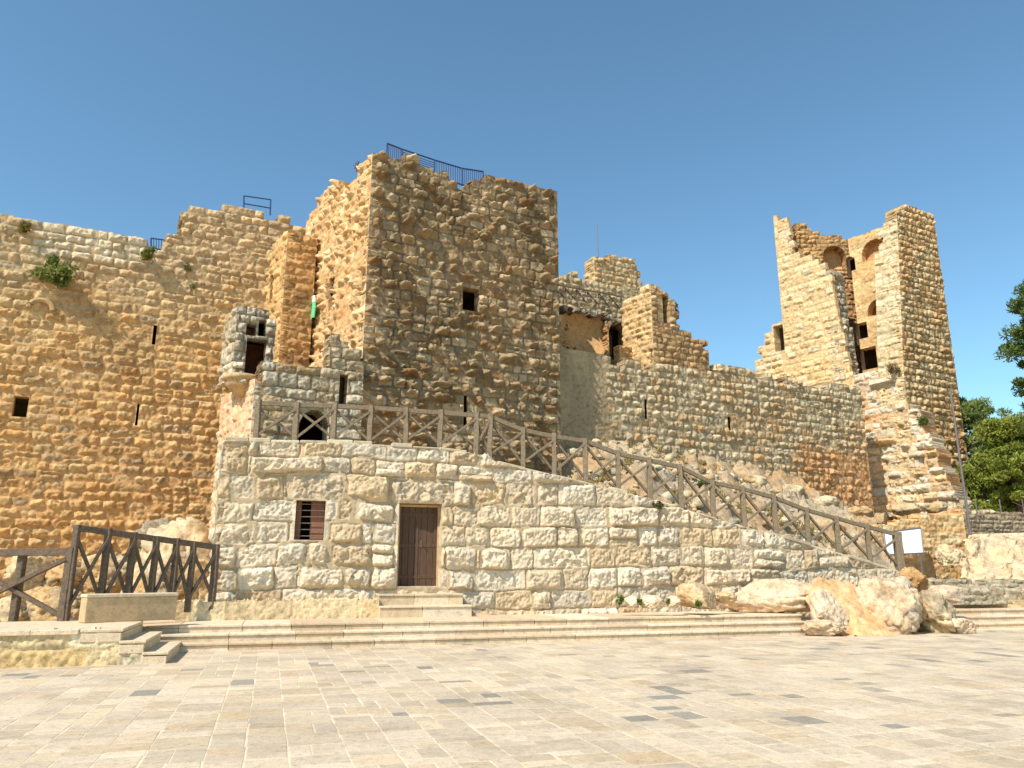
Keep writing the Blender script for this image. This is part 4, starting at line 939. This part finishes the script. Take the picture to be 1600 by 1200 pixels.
rk_at('darker craggy rock leaning on the right side of the largest rock', 1466, 920, 992, 80, 23.5, 14, depth=.9, rough=.3, cuts=12, cols=((214, 190, 150), (204, 172, 126), (150, 136, 112)))
rk_at('small brown stone on top where the lower wall ends', 1434, 888, 925, 44, 24.3, 15, depth=.5, cols=((196, 160, 110), (180, 140, 92), (150, 130, 100)))
rk_at('squared pale block lying behind the rocks near the right steps', 1478, 915, 945, 50, 24.6, 17, depth=.5, box=.6, rough=.1)
rk_at('low flat stone at the right foot of the rocks', 1500, 964, 990, 56, 23.2, 18, depth=.5, rough=.2)
rk_at('low broken stone at the left foot of the rounded boulder', 1290, 968, 992, 64, 22.2, 19, depth=.4, rough=.25)
rk_at('rounded yellow boulder sitting on the landing against the lower wall', 1093, 910, 951, 60, 22.9, 20, depth=.5, box=.55, rough=.1, cuts=5, cols=((218, 190, 150), (210, 174, 128), (200, 180, 146)))
rk_at('small stone beside the yellow boulder on the landing', 1132, 922, 942, 36, 23.3, 21, depth=.3, cols=((216, 184, 140), (208, 174, 128), (190, 170, 136)))
for i, (px, y0, y1, wp) in enumerate(((1020, 926, 950, 38), (988, 932, 950, 24), (1052, 932, 950, 26))):
    rk_at(('white broken stone at the wall foot between two weeds', 'small tan stone beside the biggest weed on the landing', 'small brown stone left of the yellow boulder')[i], px, y0, y1, wp, 22.6, 22+i, depth=.25)
# orange earth between the rocks
def earth_patch():
    a = at(1343, 988, 22.2); n = 40; u = np.linspace(-1, 1, n); X, Y = np.meshgrid(u, u, indexing='ij')
    PX = a[0]+X*.95+.05; PY = a[1]+.9+Y*1.0; zt = sm(-1.0, .9, Y)*1.6*(1-.35*X**2)
    Z_ = -.05+zt+(fbm(X*3, Y*3, 4, 5)-.5)*.35
    v = np.stack([PX, PY, Z_], -1).reshape(-1, 3); I, J = np.meshgrid(np.arange(n-1), np.arange(n-1), indexing='ij'); I = I.ravel(); J = J.ravel()
    f = np.stack([I*n+J, (I+1)*n+J, (I+1)*n+J+1, I*n+J+1], 1); t = fbm(X*3, Y*3, 3, 9).reshape(-1)[:, None]
    struct(mesh('earth_patch', v, f, M_DIRT, None, lin(222, 164, 110)*(1-t)+lin(214, 178, 134)*t, True))
earth_patch()
# rock mound and large stones at the foot of the left wall
PINK = ((222, 188, 150), (206, 176, 134), (176, 160, 132))
rk_at('pinkish rubble mound between the left wall and the corner of the lower wall', 288, 797, 935, 150, 24.6, 31, depth=1.6, rough=.22, cuts=8, cols=PINK)
rk_at('grey pitted rock left of the pinkish mound', 238, 812, 880, 70, 25.2, 32, depth=1.0, cols=((186, 172, 146), (170, 154, 126), (150, 136, 112)))
for i, (px, y0, y1, wp, Y) in enumerate(((32, 862, 930, 90, 24), (95, 872, 935, 80, 24.5), (160, 866, 930, 80, 24.8), (222, 872, 940, 70, 24.2), (60, 920, 990, 110, 22.6), (20, 930, 985, 60, 22.2), (262, 880, 950, 60, 23.2), (312, 870, 945, 50, 22.4))):
    rk_at(('large tan stone at the far left behind the timber fence', 'cracked stone behind the tall fence post', 'broad stone behind the second cross of the fence', 'stone behind the middle of the crossed fence', 'big stone in the ditch behind the low fence rail', 'stone at the left picture edge in the ditch', 'stone in front of the grey pitted rock', 'last stone of the ditch beside the lower wall')[i], px, y0, y1, wp, Y, 41+i, depth=.9, box=.4, rough=.2, cols=((214, 188, 146), (204, 166, 114), (180, 160, 130)), group=None)
# rubble on the slope
rr = random.Random(77); k = 0
def slope_rock(px, py, Y, s, seed, label, cols=((204, 186, 152), (196, 160, 112), (170, 158, 132))):
    p = at(px, py, Y); s *= .72; rock(label, (p[0], p[1], p[2]-.05), (s, s*.8, s*.55), seed, cols, n=4, rough=.28, cuts=8, box=.2)
SR = [(1235, 770, 36.5, 1.1, 'large fractured rock below the curtain wall'), (1180, 752, 36.2, .8, 'grey rock under the middle of the curtain wall'), (1290, 786, 35, .9, 'broken rock above the lower end of the timber railing'), (1345, 800, 34.5, .8, 'rock at the corner below the ruined tower'),
      (1415, 795, 37.5, 1.0, 'pale rock at the foot of the ruined tower'), (1462, 792, 36.8, .8, 'angular grey rock at the right foot of the ruined tower'), (1120, 742, 34.5, .7, 'flat rock on the slope above the ramp'), (1060, 735, 33, .5, 'small rock near the curtain wall foot'),
      (905, 706, 30.5, .5, 'grey rubble stone at the corner of the gate tower'), (935, 712, 30.5, .4, 'second rubble stone right of the gate tower corner'), (880, 712, 29.5, .35, 'lowest rubble stone by the gate tower corner'), (1010, 742, 29, .35, 'small stone behind the railing'),
      (1260, 820, 31.8, .45, 'tan stone behind the lower railing posts'), (1330, 835, 31, .4, 'stone behind the last railing bays'), (1380, 810, 33.5, .6, 'stone above the white board')]
for i, (px, py, Y, s, lb) in enumerate(SR): slope_rock(px, py, Y, s, 200+i, lb)
def scatter(name, n, fn, mat, seed, smin, smax, cols, label, cat):
    rr = random.Random(seed); V_ = []; F_ = []; C_ = []; b = 0
    for i in range(n):
        x, y, z = fn(rr); s = smin+(smax-smin)*rr.random()**2.5
        v, f, _ = rock_geo((s, s*rr.uniform(.6, 1), s*rr.uniform(.4, .8)), seed+i, n=2, cuts=6, rough=.25, box=.3); a = rr.random()*6.28
        v = np.stack([v[:, 0]*math.cos(a)-v[:, 1]*math.sin(a), v[:, 0]*math.sin(a)+v[:, 1]*math.cos(a), v[:, 2]], 1)
        V_.append(v+np.array((x, y, z))); F_.append(f+b); b += len(v); C_.append(np.tile(np.array(lin(*rr.choice(cols)))*rr.uniform(.8, 1.08), (len(v), 1)))
    o = mesh(name, np.concatenate(V_), np.concatenate(F_), mat, None, np.concatenate(C_)); o['kind'] = 'stuff'
    o['label'] = label; o['category'] = cat; return o
def on_slope(rr):
    while True:
        u = rr.uniform(10, 23); k = rr.uniform(.9, 9); p = LA+E1*u-N1*k
        if (p[0]-CW0[0])*(-FN[0])+(p[1]-CW0[1])*(-FN[1]) < -.2: return p[0], p[1], SLZ(p[0], p[1])
scatter('loose_rubble', 700, on_slope, M_ROCK, 900, .05, .32, [(206, 186, 150), (196, 166, 122), (180, 168, 142), (214, 198, 166)], 'loose stone rubble strewn over the rocky slope behind the timber railing', 'rubble')
# ------------------------------------------------------------------ right side: retaining wall, bank, field walls
rz0 = onw(1450, 915, RW0, RW1)[2]
o = wall('retaining_wall', RW0-(RW1-RW0)*.3, RW1, rz0-.6, [(p[0]+np.hypot(*(RW1-RW0))*.3, p[1]) for p in tops([(1380, 816), (1400, 812), (1440, 806), (1500, 800), (1514, 800)], RW0, RW1)], dict(ch=(.18, .3), sw=(.3, .8), amp0=.01, amp1=.05, ew=.05, rough=.06, cols=[((222, 186, 134), 2), ((212, 172, 118), 2), ((226, 200, 154), 1)], mortar=(214, 176, 124), seed=801, jd=.015, miss=.3), g=.045, thick=.6)
tag(o, 'low sunlit orange stone retaining wall behind the white board', 'wall')
def bank():
    n, m = 110, 60; s_ = np.linspace(0, 1, n); t_ = np.linspace(0, 1, m); S, T = np.meshgrid(s_, t_, indexing='ij')
    a0 = at(1500, 912, 29.5); a1 = at(1720, 912, 29.5); b0 = at(1508, 835, 33.5); b1 = at(1720, 828, 33.5)
    P_ = (a0[None, None]*(1-S[..., None])+a1[None, None]*S[..., None])*(1-T[..., None])+(b0[None, None]*(1-S[..., None])+b1[None, None]*S[..., None])*T[..., None]
    P_[..., 2] += (fbm(S*9, T*4, 5, 811)-.5)*1.0*np.sin(np.pi*np.clip(T, .0, 1))**.5; P_[..., 1] += (fbm(S*14, T*7, 4, 812)-.5)*.7
    I, J = np.meshgrid(np.arange(n-1), np.arange(m-1), indexing='ij'); I = I.ravel(); J = J.ravel(); f = np.stack([I*m+J, (I+1)*m+J, (I+1)*m+J+1, I*m+J+1], 1)
    t = sm(.35, .65, fbm(S*10, T*5, 4, 813)).reshape(-1)[:, None]
    struct(mesh('earth_bank', P_.reshape(-1, 3), f, M_ROCK, None, lin(224, 190, 146)*(1-t)+lin(206, 184, 150)*t, True))
bank()
rk_at('round pale boulder set in the sunlit bank by the leaning pole', 1490, 848, 884, 40, 31.2, 820, depth=.5, cols=((222, 200, 160), (206, 176, 130), (200, 184, 150)))
def field_wall(label, px0, y0, px1, y1, Y0, Y1, zbpx, seed, cols, mortar):
    a = at(px0, y0, Y0); b_ = at(px1, y1, Y1); z = at(px0, zbpx, Y0)[2]; L = np.hypot(*(b_-a)[:2])
    o = wall('field_wall', a[:2], b_[:2], z, [(0, a[2]), (L, b_[2])], dict(ch=(.14, .24), sw=(.25, .7), amp0=.02, amp1=.07, ew=.05, rough=.07, cols=cols, mortar=mortar, seed=seed), g=.04, thick=.5); tag(o, label, 'wall')
GR2 = [((190, 176, 150), 2), ((176, 162, 134), 1)]
field_wall('low grey dry stone wall above the steps at the right edge, behind the rocks', 1425, 905, 1720, 907, 27.8, 29.2, 925, 831, GR2, (170, 152, 122))
field_wall('lowest dry stone course directly above the short right steps', 1492, 921, 1720, 922, 26.6, 28.2, 945, 832, GR2, (176, 158, 128))
field_wall('low grey field wall under the pine trees at the right edge', 1508, 804, 1760, 800, 37, 41, 838, 833, [((168, 152, 126), 2), ((154, 136, 112), 1)], (140, 122, 98))
struct(prism('right_terrace', [tuple(at(1430, 925, 27.9)[:2]), tuple(at(1720, 925, 26.4)[:2]), tuple(at(1720, 925, 31)[:2]), tuple(at(1430, 925, 31)[:2])], -.2, at(1500, 935, 27)[2]-.05, M_DIRT, None, (206, 178, 136)))
# white board on the retaining wall
rdv = (RW1-RW0)/np.hypot(*(RW1-RW0)); rnv = np.array((rdv[1], -rdv[0])); P3 = lambda x, y, k=.12: onw(x, y, RW0+rnv*k, RW1+rnv*k)
sb = thing('sign_board', 'blank white information board standing in front of the retaining wall', 'sign', P3(1412, 868))
c4 = [P3(1381, 832, .5), P3(1439, 825, .5), P3(1443, 864, .95), P3(1385, 867, .95)]
def slab4(nm, q, k, mat, par):
    v = list(q)+[p-np.array((*rnv, 0))*k for p in q]; mesh(nm, np.array(v), [(3, 2, 1, 0), (4, 5, 6, 7)]+[(i, (i+1) % 4, (i+1) % 4+4, i+4) for i in range(4)], mat, par)
slab4('panel', c4, .04, M_WHITE, sb)
mb = MB()
for i in range(4): mb.beam(c4[i], c4[(i+1) % 4], .05, .05)
mb.build('frame', M_IRON, sb)
for q in (c4[3]*.9+c4[2]*.1, c4[3]*.1+c4[2]*.9):
    mb = MB(); mb.beam(q, q-np.array((0, 0, .9)), .05, .05); mb.build('leg', M_IRON, sb)
# thin pole with its wire
b_ = at(1517, 840, 33.4); t_ = at(1487, 607, 33.4); b_[0] = b_[0]; mb = MB(); mb.tube([b_-np.array((0, 0, .3)), np.array((b_[0], b_[1], t_[2]))], [.06, .045], 8)
ple = thing('utility_pole', 'thin pale metal pole in front of the right edge of the ruined tower', 'pole', b_); mb.build('pole', M_IRON, ple)
mb = MB(); e = at(1640, 800, 28); s_ = at(1562, 770, 50)
mb.tube([s_+(e-s_)*t-np.array((0, 0, .25*math.sin(math.pi*t))) for t in np.linspace(0, 1, 9)], .02, 5); o = mb.build('cable', M_DARK); tag(o, 'dark slack cable running down to the right picture edge before the trees', 'cable')

# ------------------------------------------------------------------ timber railings
def railing(name, label, posts, mat, pw=.15, rw=.12, rail_drop=.05, thick_last=None, brace=True, lowbase=.12, cat='railing', topoff=0, mid=False, bw=.09):
    t = thing(name, label, cat, posts[0][0])
    for i, (b, tp) in enumerate(posts):
        w_ = thick_last if (thick_last and i == len(posts)-1) else pw
        mb = MB(); jr = random.Random(i*7+len(posts)); mb.beam(b-np.array((0, 0, .12)), tp+np.array((jr.uniform(-.02, .02), 0, jr.uniform(-.01, .03))), w_*jr.uniform(.92, 1.06), w_, bev=.08, wob=.01, seed=i); mb.build('post', mat, t)
    for i in range(len(posts)-1):
        (b0, t0), (b1, t1) = posts[i], posts[i+1]; d = (t1-t0)/np.linalg.norm(t1-t0); zz = np.array((0, 0, 1))
        nrm = np.array((d[1], -d[0], 0)); nrm /= np.linalg.norm(nrm)
        mb = MB(); mb.beam(t0-zz*(rail_drop+rw/2)+d*pw*.5*0-nrm*.0, t1-zz*(rail_drop+rw/2), rw*.8, rw, bev=.08, wob=.006, seed=i+50); mb.build('top_rail', mat, t)
        if brace:
            k = pw*.4; h0 = t0[2]-b0[2]; h1 = t1[2]-b1[2]
            for j, (p, q, of) in enumerate(((b0+zz*lowbase, t1-zz*(rail_drop+rw*1.2), .035), (t0-zz*(rail_drop+rw*1.2), b1+zz*lowbase, -.035))):
                e = (q-p)/np.linalg.norm(q-p); mb = MB(); jr = random.Random(i*13+j); sl = np.array((0, 0, jr.uniform(-.05, .05))); mb.beam(p+e*k+nrm*of+sl, q-e*k+nrm*of-sl*.5, bw*jr.uniform(.85, 1.15), bw*.75, bev=.08, wob=.009, seed=i+90+j); mb.build('brace', mat, t)
    return t
pp = [(400, 625, 689), (461, 628, 690), (520, 630, 692), (577, 633, 694), (634, 637, 697), (687, 641, 700), (744, 645, 704), (765, 647, 714), (817, 668, 731), (866, 678, 742), (916, 685, 754), (967, 705, 767), (1016, 715, 779), (1065, 726, 793), (1115, 750, 808), (1164, 760, 822), (1213, 773, 836), (1264, 793, 850), (1311, 806, 864), (1360, 819, 878), (1408, 832, 892)]
PA = LA-N1*.22
posts = []
for (x, yt, yb) in pp: b = onw(x, yb, PA, PA+E1); t_ = onw(x, yt, PA, PA+E1); posts.append((b, np.array((b[0], b[1], t_[2]))))
railing('timber_railing', 'long weathered timber railing with crossed braces running down the top of the lower wall', posts, M_WOOD, .15, .13, .02, .26)
# lamp conduit clutter at the railing's left end
P0f = onz(98, 970, ZP); Yf = P0f[1]
lf = []
xs_ = [(98, 970, 122, 820)]
Pend = at(338, 936, 20.4)
tA = at(122, 820, Yf); hA = tA[2]-ZP
tB = at(340, 851, 20.4)
def lerp(a, b, t): return a+(b-a)*t
for x in (122, 171, 211, 246, 277, 303, 339):
    # find parameter along the rail seen at pixel x
    lo, hi = 0., 1.
    for _ in range(40):
        m = (lo+hi)/2; q = lerp(tA, tB, m); f_ = q[1]*math.cos(PITCH)+(q[2]-EYE)*math.sin(PITCH); xx = 800+FOC*q[0]/f_
        if xx < x: lo = m
        else: hi = m
    q = lerp(tA, tB, m); lf.append((np.array((q[0], q[1], ZP+(.12 if x > 150 else 0)+.1*m)), q))
railing('timber_fence', 'dark tall timber fence with steep crosses standing behind the stone block bench', lf, M_DWOOD, .13, .14, .0, .16, lowbase=.25, cat='fence', bw=.085)
t0 = at(112, 858, Yf); lowp = []
for x, dY in ((112, 0), (32, -.05), (-62, -.1), (-160, -.15)):
    q = at(x, 858+(112-x)*.02-2, Yf+dY); lowp.append((np.array((q[0], q[1], ZP)), q))
railing('timber_fence', 'lower dark timber fence with one wide cross at the left picture edge', [lowp[2], lowp[0]], M_DWOOD, .17, .16, .0, None, lowbase=.06, cat='fence', bw=.12)
lfo = [o for o in bpy.data.objects if o.get('label', '').startswith('lower dark timber')][0]
mb = MB(); q = lowp[1][1]; mb.beam(np.array((q[0], q[1]+.12, ZP-.1)), np.array((q[0], q[1]+.12, q[2]-.04)), .16, .16); mb.build('post', M_DWOOD, lfo)

# ------------------------------------------------------------------ thin metal railings on the tower tops and the antenna
def metal_rail(name, label, pts, mat, bars=10, th=.035, lines=(0, 1), cross=False, wires=0):
    """pts: list of (bottom, top) posts"""
    t = thing(name, label, 'railing', pts[0][0])
    for (b, tp) in pts:
        mb = MB(); mb.tube([b, tp], th*.8, 6); mb.build('post', mat, t)
    for i in range(len(pts)-1):
        (b0, t0), (b1, t1) = pts[i], pts[i+1]
        for l in lines:
            mb = MB(); mb.tube([lerp(b0, t0, l), lerp(b1, t1, l)], th*.7, 6); mb.build('rail', mat, t)
        nb = bars[i] if hasattr(bars, '__len__') else bars
        if nb > 0:
            mb = MB()
            for k in range(1, nb):
                m = k/nb; mb.tube([lerp(b0, b1, m), lerp(t0, t1, m)], th*.4, 5)
            mb.build('bars', mat, t)
        elif nb < 0:
            mb = MB()
            for k in range(-nb): l = .15+.8*k/(-nb); mb.tube([lerp(b0, t0, l), lerp(b1, t1, l)], th*.35, 5)
            mb.build('wires', mat, t)
    return t
RR = TC+SD*1.6; fP = lambda x, y: onw(x, y, RR, RR+FD)
metal_rail('metal_railing', 'blue metal railing along the top of the gate tower', [(fP(604, 250), fP(605, 224)), (fP(628, 256), fP(628, 233)), (fP(679, 276), fP(679, 250)), (fP(722, 290), fP(722, 263)), (fP(753, 300), fP(755, 268))], M_BLUE, (8, -6, 12, 10), .05, (.05, 1))
RL = LC0-ln*1.6; gP = lambda x, y: onw(x, y, RL, RL+ld)
metal_rail('metal_railing', 'thin blue railing frame on top of the higher left wall', [(gP(381, 328), gP(381, 306)), (gP(422, 336), gP(423, 312))], M_BLUE, (0,), .045, (.45, 1))
metal_rail('metal_railing', 'short barred railing in the gap of the left wall parapet', [(gP(236, 392), gP(236, 372)), (gP(264, 395), gP(264, 376))], M_BLUE, 7, .045, (.2, 1))
QR = J0+FN*.6; qP = lambda x, y: onw(x, y, QR, QR+FD)
railing('timber_railing', 'thin crossed timber railing on top of the ruin right of the gate tower', [(qP(x, y1), qP(x, y0)) for x, y0, y1 in ((866, 444, 466), (884, 447, 468), (901, 450, 471), (918, 453, 474), (936, 456, 477), (953, 459, 480), (971, 463, 486))], M_DWOOD, .07, .06, 0, lowbase=.02, bw=.05)
ab = at(934.5, 402, 42.5); atp = at(933, 350, 42.5); mb = MB(); mb.tube([ab-np.array((0, 0, .5)), np.array((ab[0], ab[1], atp[2]))], [.035, .02], 6)
o = mb.build('antenna', M_IRON); tag(o, 'thin antenna mast on the highest ruin right of the gate tower', 'antenna')

# ------------------------------------------------------------------ plants
def leaf_mat():
    m, n, b = new_mat('leaves'); at_ = n.nodes.new('ShaderNodeAttribute'); at_.attribute_name = 'Col'
    n.links.new(at_.outputs['Color'], b.inputs['Base Color']); b.inputs['Roughness'].default_value = .6; b.inputs['Specular IOR Level'].default_value = .25
    tr = n.nodes.new('ShaderNodeBsdfTranslucent'); n.links.new(at_.outputs['Color'], tr.inputs[0]); mx = n.nodes.new('ShaderNodeMixShader'); mx.inputs[0].default_value = .3
    out = n.nodes['Material Output']; n.links.new(b.outputs[0], mx.inputs[1]); n.links.new(tr.outputs[0], mx.inputs[2]); n.links.new(mx.outputs[0], out.inputs[0]); return m
M_LEAF = leaf_mat(); M_BARK = plain_mat('bark', lin(110, 88, 66), .9, 0, .4, 10, .4)
def leaves(centres, radii, n, size, cols, seed, asp=2.0, up=0.0):
    rs = np.random.RandomState(seed); k = len(centres); ci = rs.randint(0, k, n)
    d = rs.normal(size=(n, 3)); d /= np.linalg.norm(d, axis=1)[:, None]; r_ = rs.rand(n)**.45
    p = np.array(centres)[ci]+d*np.array(radii)[ci]*r_[:, None]
    a = rs.normal(size=(n, 3))+d*.6; a[:, 2] += up; a /= np.linalg.norm(a, axis=1)[:, None]; b = np.cross(a, rs.normal(size=(n, 3))); b /= np.linalg.norm(b, axis=1)[:, None]
    s = size*(.6+.8*rs.rand(n))[:, None]
    v = np.stack([p-a*s*asp*.5, p+b*s*.5, p+a*s*asp*.5, p-b*s*.5], 1).reshape(-1, 3); f = np.arange(4*n).reshape(-1, 4)
    cl = np.array([lin(*c) for c in cols]); kc = (ci*7+rs.randint(0, 2, n)) % len(cl); c = cl[kc]*(.75+.5*rs.rand(n))[:, None]
    return v, f, np.repeat(c, 4, 0)
GRN = [(96, 112, 52), (82, 100, 46), (112, 124, 62), (72, 88, 42)]
def shrub(name, label, base, c, rad, n, size, cols, seed, cat='plant', clumps=9, stems=5):
    rr = random.Random(seed); t = thing(name, label, cat, base); cs = []; rs = []
    for i in range(clumps):
        o = Vector((rr.gauss(0, 1), rr.gauss(0, 1), rr.gauss(0, 1))).normalized()*rr.uniform(.2, .8); cs.append(np.array(c)+np.array(o)*np.array(rad)); q = rr.uniform(.25, .5); rs.append(np.array(rad)*q)
    v, f, col = leaves(cs, rs, n, size, cols, seed); mesh('foliage', v, f, M_LEAF, t, col)
    mb = MB()
    for i in range(stems): q = cs[i % clumps]; mb.tube([np.array(base), (np.array(base)+q)/2+np.array((rr.uniform(-.05, .05), 0, .05)), q], [.02, .014, .006], 5)
    mb.build('stem', M_BARK, t); return t
wl = lambda x, y, k=.15: onw(x, y, LC0+ln*k, LC1+ln*k)
shrub('caper_bush', 'largest green caper bush growing out of the left castle wall', wl(85, 415, 0), wl(80, 428, .4), (1.1, .45, .85), 1700, .08, [(118, 132, 62), (98, 116, 54), (136, 144, 78), (150, 146, 82)], 1, clumps=14)
shrub('caper_bush', 'round bush growing below the top at the step of the left wall', wl(230, 385, 0), wl(230, 393, .3), (.42, .3, .42), 520, .075, [(128, 130, 62), (104, 116, 54), (140, 138, 74)], 2)
shrub('caper_bush', 'yellowish tuft near the top at the far left of the castle wall', wl(36, 345, 0), wl(38, 354, .2), (.36, .2, .38), 330, .06, [(140, 130, 66), (120, 116, 58)], 3)
shrub('caper_bush', 'sparse tuft on the left wall below its stepped corner', wl(294, 410, 0), wl(294, 416, .15), (.34, .15, .28), 200, .05, [(132, 134, 74), (112, 118, 62)], 4)
shrub('caper_bush', 'small tuft lower than the sparse one on the left wall', wl(302, 444, 0), wl(302, 448, .12), (.2, .12, .22), 110, .045, [(132, 134, 80), (112, 118, 66)], 5)
shrub('caper_bush', 'little green tuft under the round corbel', wl(356, 604, 1.0), wl(355, 605, 1.2), (.16, .12, .3), 130, .05, [(128, 134, 60), (104, 116, 50)], 6)
q = onw(1048, 488, D0, DB); q[:2] += -FN*.2; shrub('shrub', 'wispy grey green shrub sticking out of the ruined wall against the sky', q, q+np.array((.42, .1, .3)), (.3, .25, .62), 330, .05, [(104, 112, 84), (92, 96, 74)], 7)
q = onw(1396, 585, RC, RC+SD); q[:2] += SN*.2; shrub('shrub', 'dry brown shrub on the broken base of the ruined tower', q, q+np.array((0, -.2, .2)), (.55, .4, .6), 620, .05, [(136, 116, 76), (120, 104, 66), (150, 134, 90)], 8)
q = onw(1424, 665, RC, RC+FD); q[:2] += FN*.6; shrub('shrub', 'small green shrub among the blocks of the tower base', q, q+np.array((0, -.2, .15)), (.4, .3, .45), 460, .06, [(92, 110, 52), (112, 124, 60)], 9)
for (px, py, Y, s, lb, sd) in ((971, 944, 22.5, .24, 'bright green weed at the foot of the lower wall', 10), (1000, 945, 22.5, .14, 'smaller weed right of the bright green one', 11), (1045, 946, 22.6, .16, 'flat weed left of the yellow boulder', 12), (1092, 948, 22.4, .16, 'thin grass under the yellow boulder', 13)):
    q = at(px, py, Y); shrub('weed', lb, q, q+np.array((0, -.05, s*.5)), (s*.8, s*.5, s*.8), 160, .035, [(92, 116, 40), (112, 130, 52)], sd, clumps=6)
q = onw(1025, 790, LA, LB); q[:2] += N1*.12; shrub('weed', 'dark tuft growing high on the face of the lower wall', q, q+np.array((0, -.05, 0)), (.2, .15, .17), 200, .04, [(88, 92, 48), (104, 100, 56)], 14)
q = at(1097, 760, 31.5); shrub('weed', 'green weed on the slope behind the railing', q, q+np.array((0, -.1, .15)), (.3, .25, .22), 260, .05, [(92, 108, 56), (110, 118, 64)], 15)
q = onw(560, 262, TA, TC); shrub('weed', 'dry brown tuft on the upper left edge of the gate tower', q, q, (.2, .2, .3), 130, .045, [(122, 92, 60), (110, 90, 62)], 16)
q = fP(802, 282); q[:2] = onw(802, 284, TC, TB)[:2]-FN*.2; q[2] = onw(802, 284, TC, TB)[2]; shrub('weed', 'yellow green tuft on the right merlon of the gate tower', q, q, (.35, .25, .22), 200, .05, [(128, 124, 66), (110, 108, 60)], 17)

rr = random.Random(404); cs = []; rs_ = []
for i in range(420):
    x, y, z = on_slope(rr)
    if fbm(np.array([x*.45]), np.array([y*.45]), 3, 99)[0] < .5: continue
    q = rr.uniform(.1, .26); cs.append(np.array((x, y, z+.12))); rs_.append(np.array((q, q, q*.9)))
v, f, col = leaves(cs, rs_, 9000, .035, [(176, 152, 98), (158, 134, 84), (190, 168, 116), (130, 122, 72)], 405, 5.0, 1.2)
o = mesh('dry_grass', v, f, M_LEAF, None, col); o['kind'] = 'stuff'; o['label'] = 'dry yellow grass and weeds growing between the rocks of the slope'; o['category'] = 'grass'

# ------------------------------------------------------------------ trees
def pine(name, label, px, ytop, ybase, Y, crown_w, seed, cols, clumps=60, n=9000, low=.25, group=None):
    rr = random.Random(seed); b = at(px, ybase, Y); tp = at(px, ytop, Y); H_ = tp[2]-b[2]; t = thing(name, label, 'tree', b, group)
    mb = MB(); top = np.array((b[0], b[1], tp[2]-.3)); k1 = np.array((rr.uniform(-.3, .3), rr.uniform(-.3, .3), 0))
    mb.tube([b, lerp(b, top, .35)+k1, lerp(b, top, .7)-k1*.5, top], [.2, .16, .1, .03], 8)
    cs = []; rs = []
    for i in range(clumps):
        f_ = low+(1-low)*rr.random()**.85; a = rr.uniform(0, 6.283); wd = crown_w*(.25+.75*math.sin(math.pi*min(1, (1-f_)*.85+.12)))*rr.uniform(.35, 1)
        c = lerp(b, top, f_)+np.array((math.cos(a)*wd, math.sin(a)*wd, rr.uniform(-.2, .3))); cs.append(c); q = rr.uniform(.35, .8); rs.append(np.array((q, q, q*.6)))
        if rr.random() < .6: s_ = lerp(b, top, max(.1, f_-.1)); mb.tube([s_, lerp(s_, c, .6)+np.array((0, 0, -.1)), c], [.05, .035, .012], 5)
    mb.build('trunk', M_BARK, t); v, f, col = leaves(cs, rs, int(n*1.7), .068, cols, seed, 4.0, .5); mesh('crown', v, f, M_LEAF, t, col); return t
YG = [(150, 156, 62), (130, 142, 58), (164, 168, 76), (112, 126, 54)]; DG = [(124, 140, 78), (106, 124, 70), (138, 152, 88)]
pine('pine_tree', 'slim dark green pine nearest the ruined tower', 1540, 622, 815, 46, 1.5, 21, DG, 55, 9000)
pine('pine_tree', 'bright yellow green pine at the right picture edge', 1592, 655, 815, 43, 2.2, 22, YG, 75, 14000, low=.15)
pine('pine_tree', 'low dark pine behind the bright one', 1560, 690, 815, 52, 2.2, 23, DG, 60, 9000, low=.1)
pine('pine_tree', 'tall pine whose thin branches reach in at the right edge', 1684, 430, 830, 38, 1.9, 24, [(104, 122, 60), (88, 108, 52)], 60, 10000, low=.3)
pine('pine_tree', 'yellowish young pine low beside the pole', 1545, 720, 820, 44, 1.5, 25, YG, 40, 7000, low=.1)
pine('pine_tree', 'far dark pine closing the gap at the right', 1590, 640, 812, 60, 2.8, 26, DG, 70, 9000, low=.1)
for i, x in enumerate((1532, 1570, 1606)):
    q = at(x, 838, 38+i*.9); q2 = at(x, 780, 38+i*.9); mb = MB(); mb.tube([q, np.array((q[0], q[1], q2[2]))], .03, 6); o = mb.build('fence_post', M_IRON)
    tag(o, ('thin rusty fence post on the field wall, nearest the tower', 'middle thin fence post on the field wall', 'thin fence post on the field wall at the picture edge')[i], 'post', 'thin posts on the field wall')
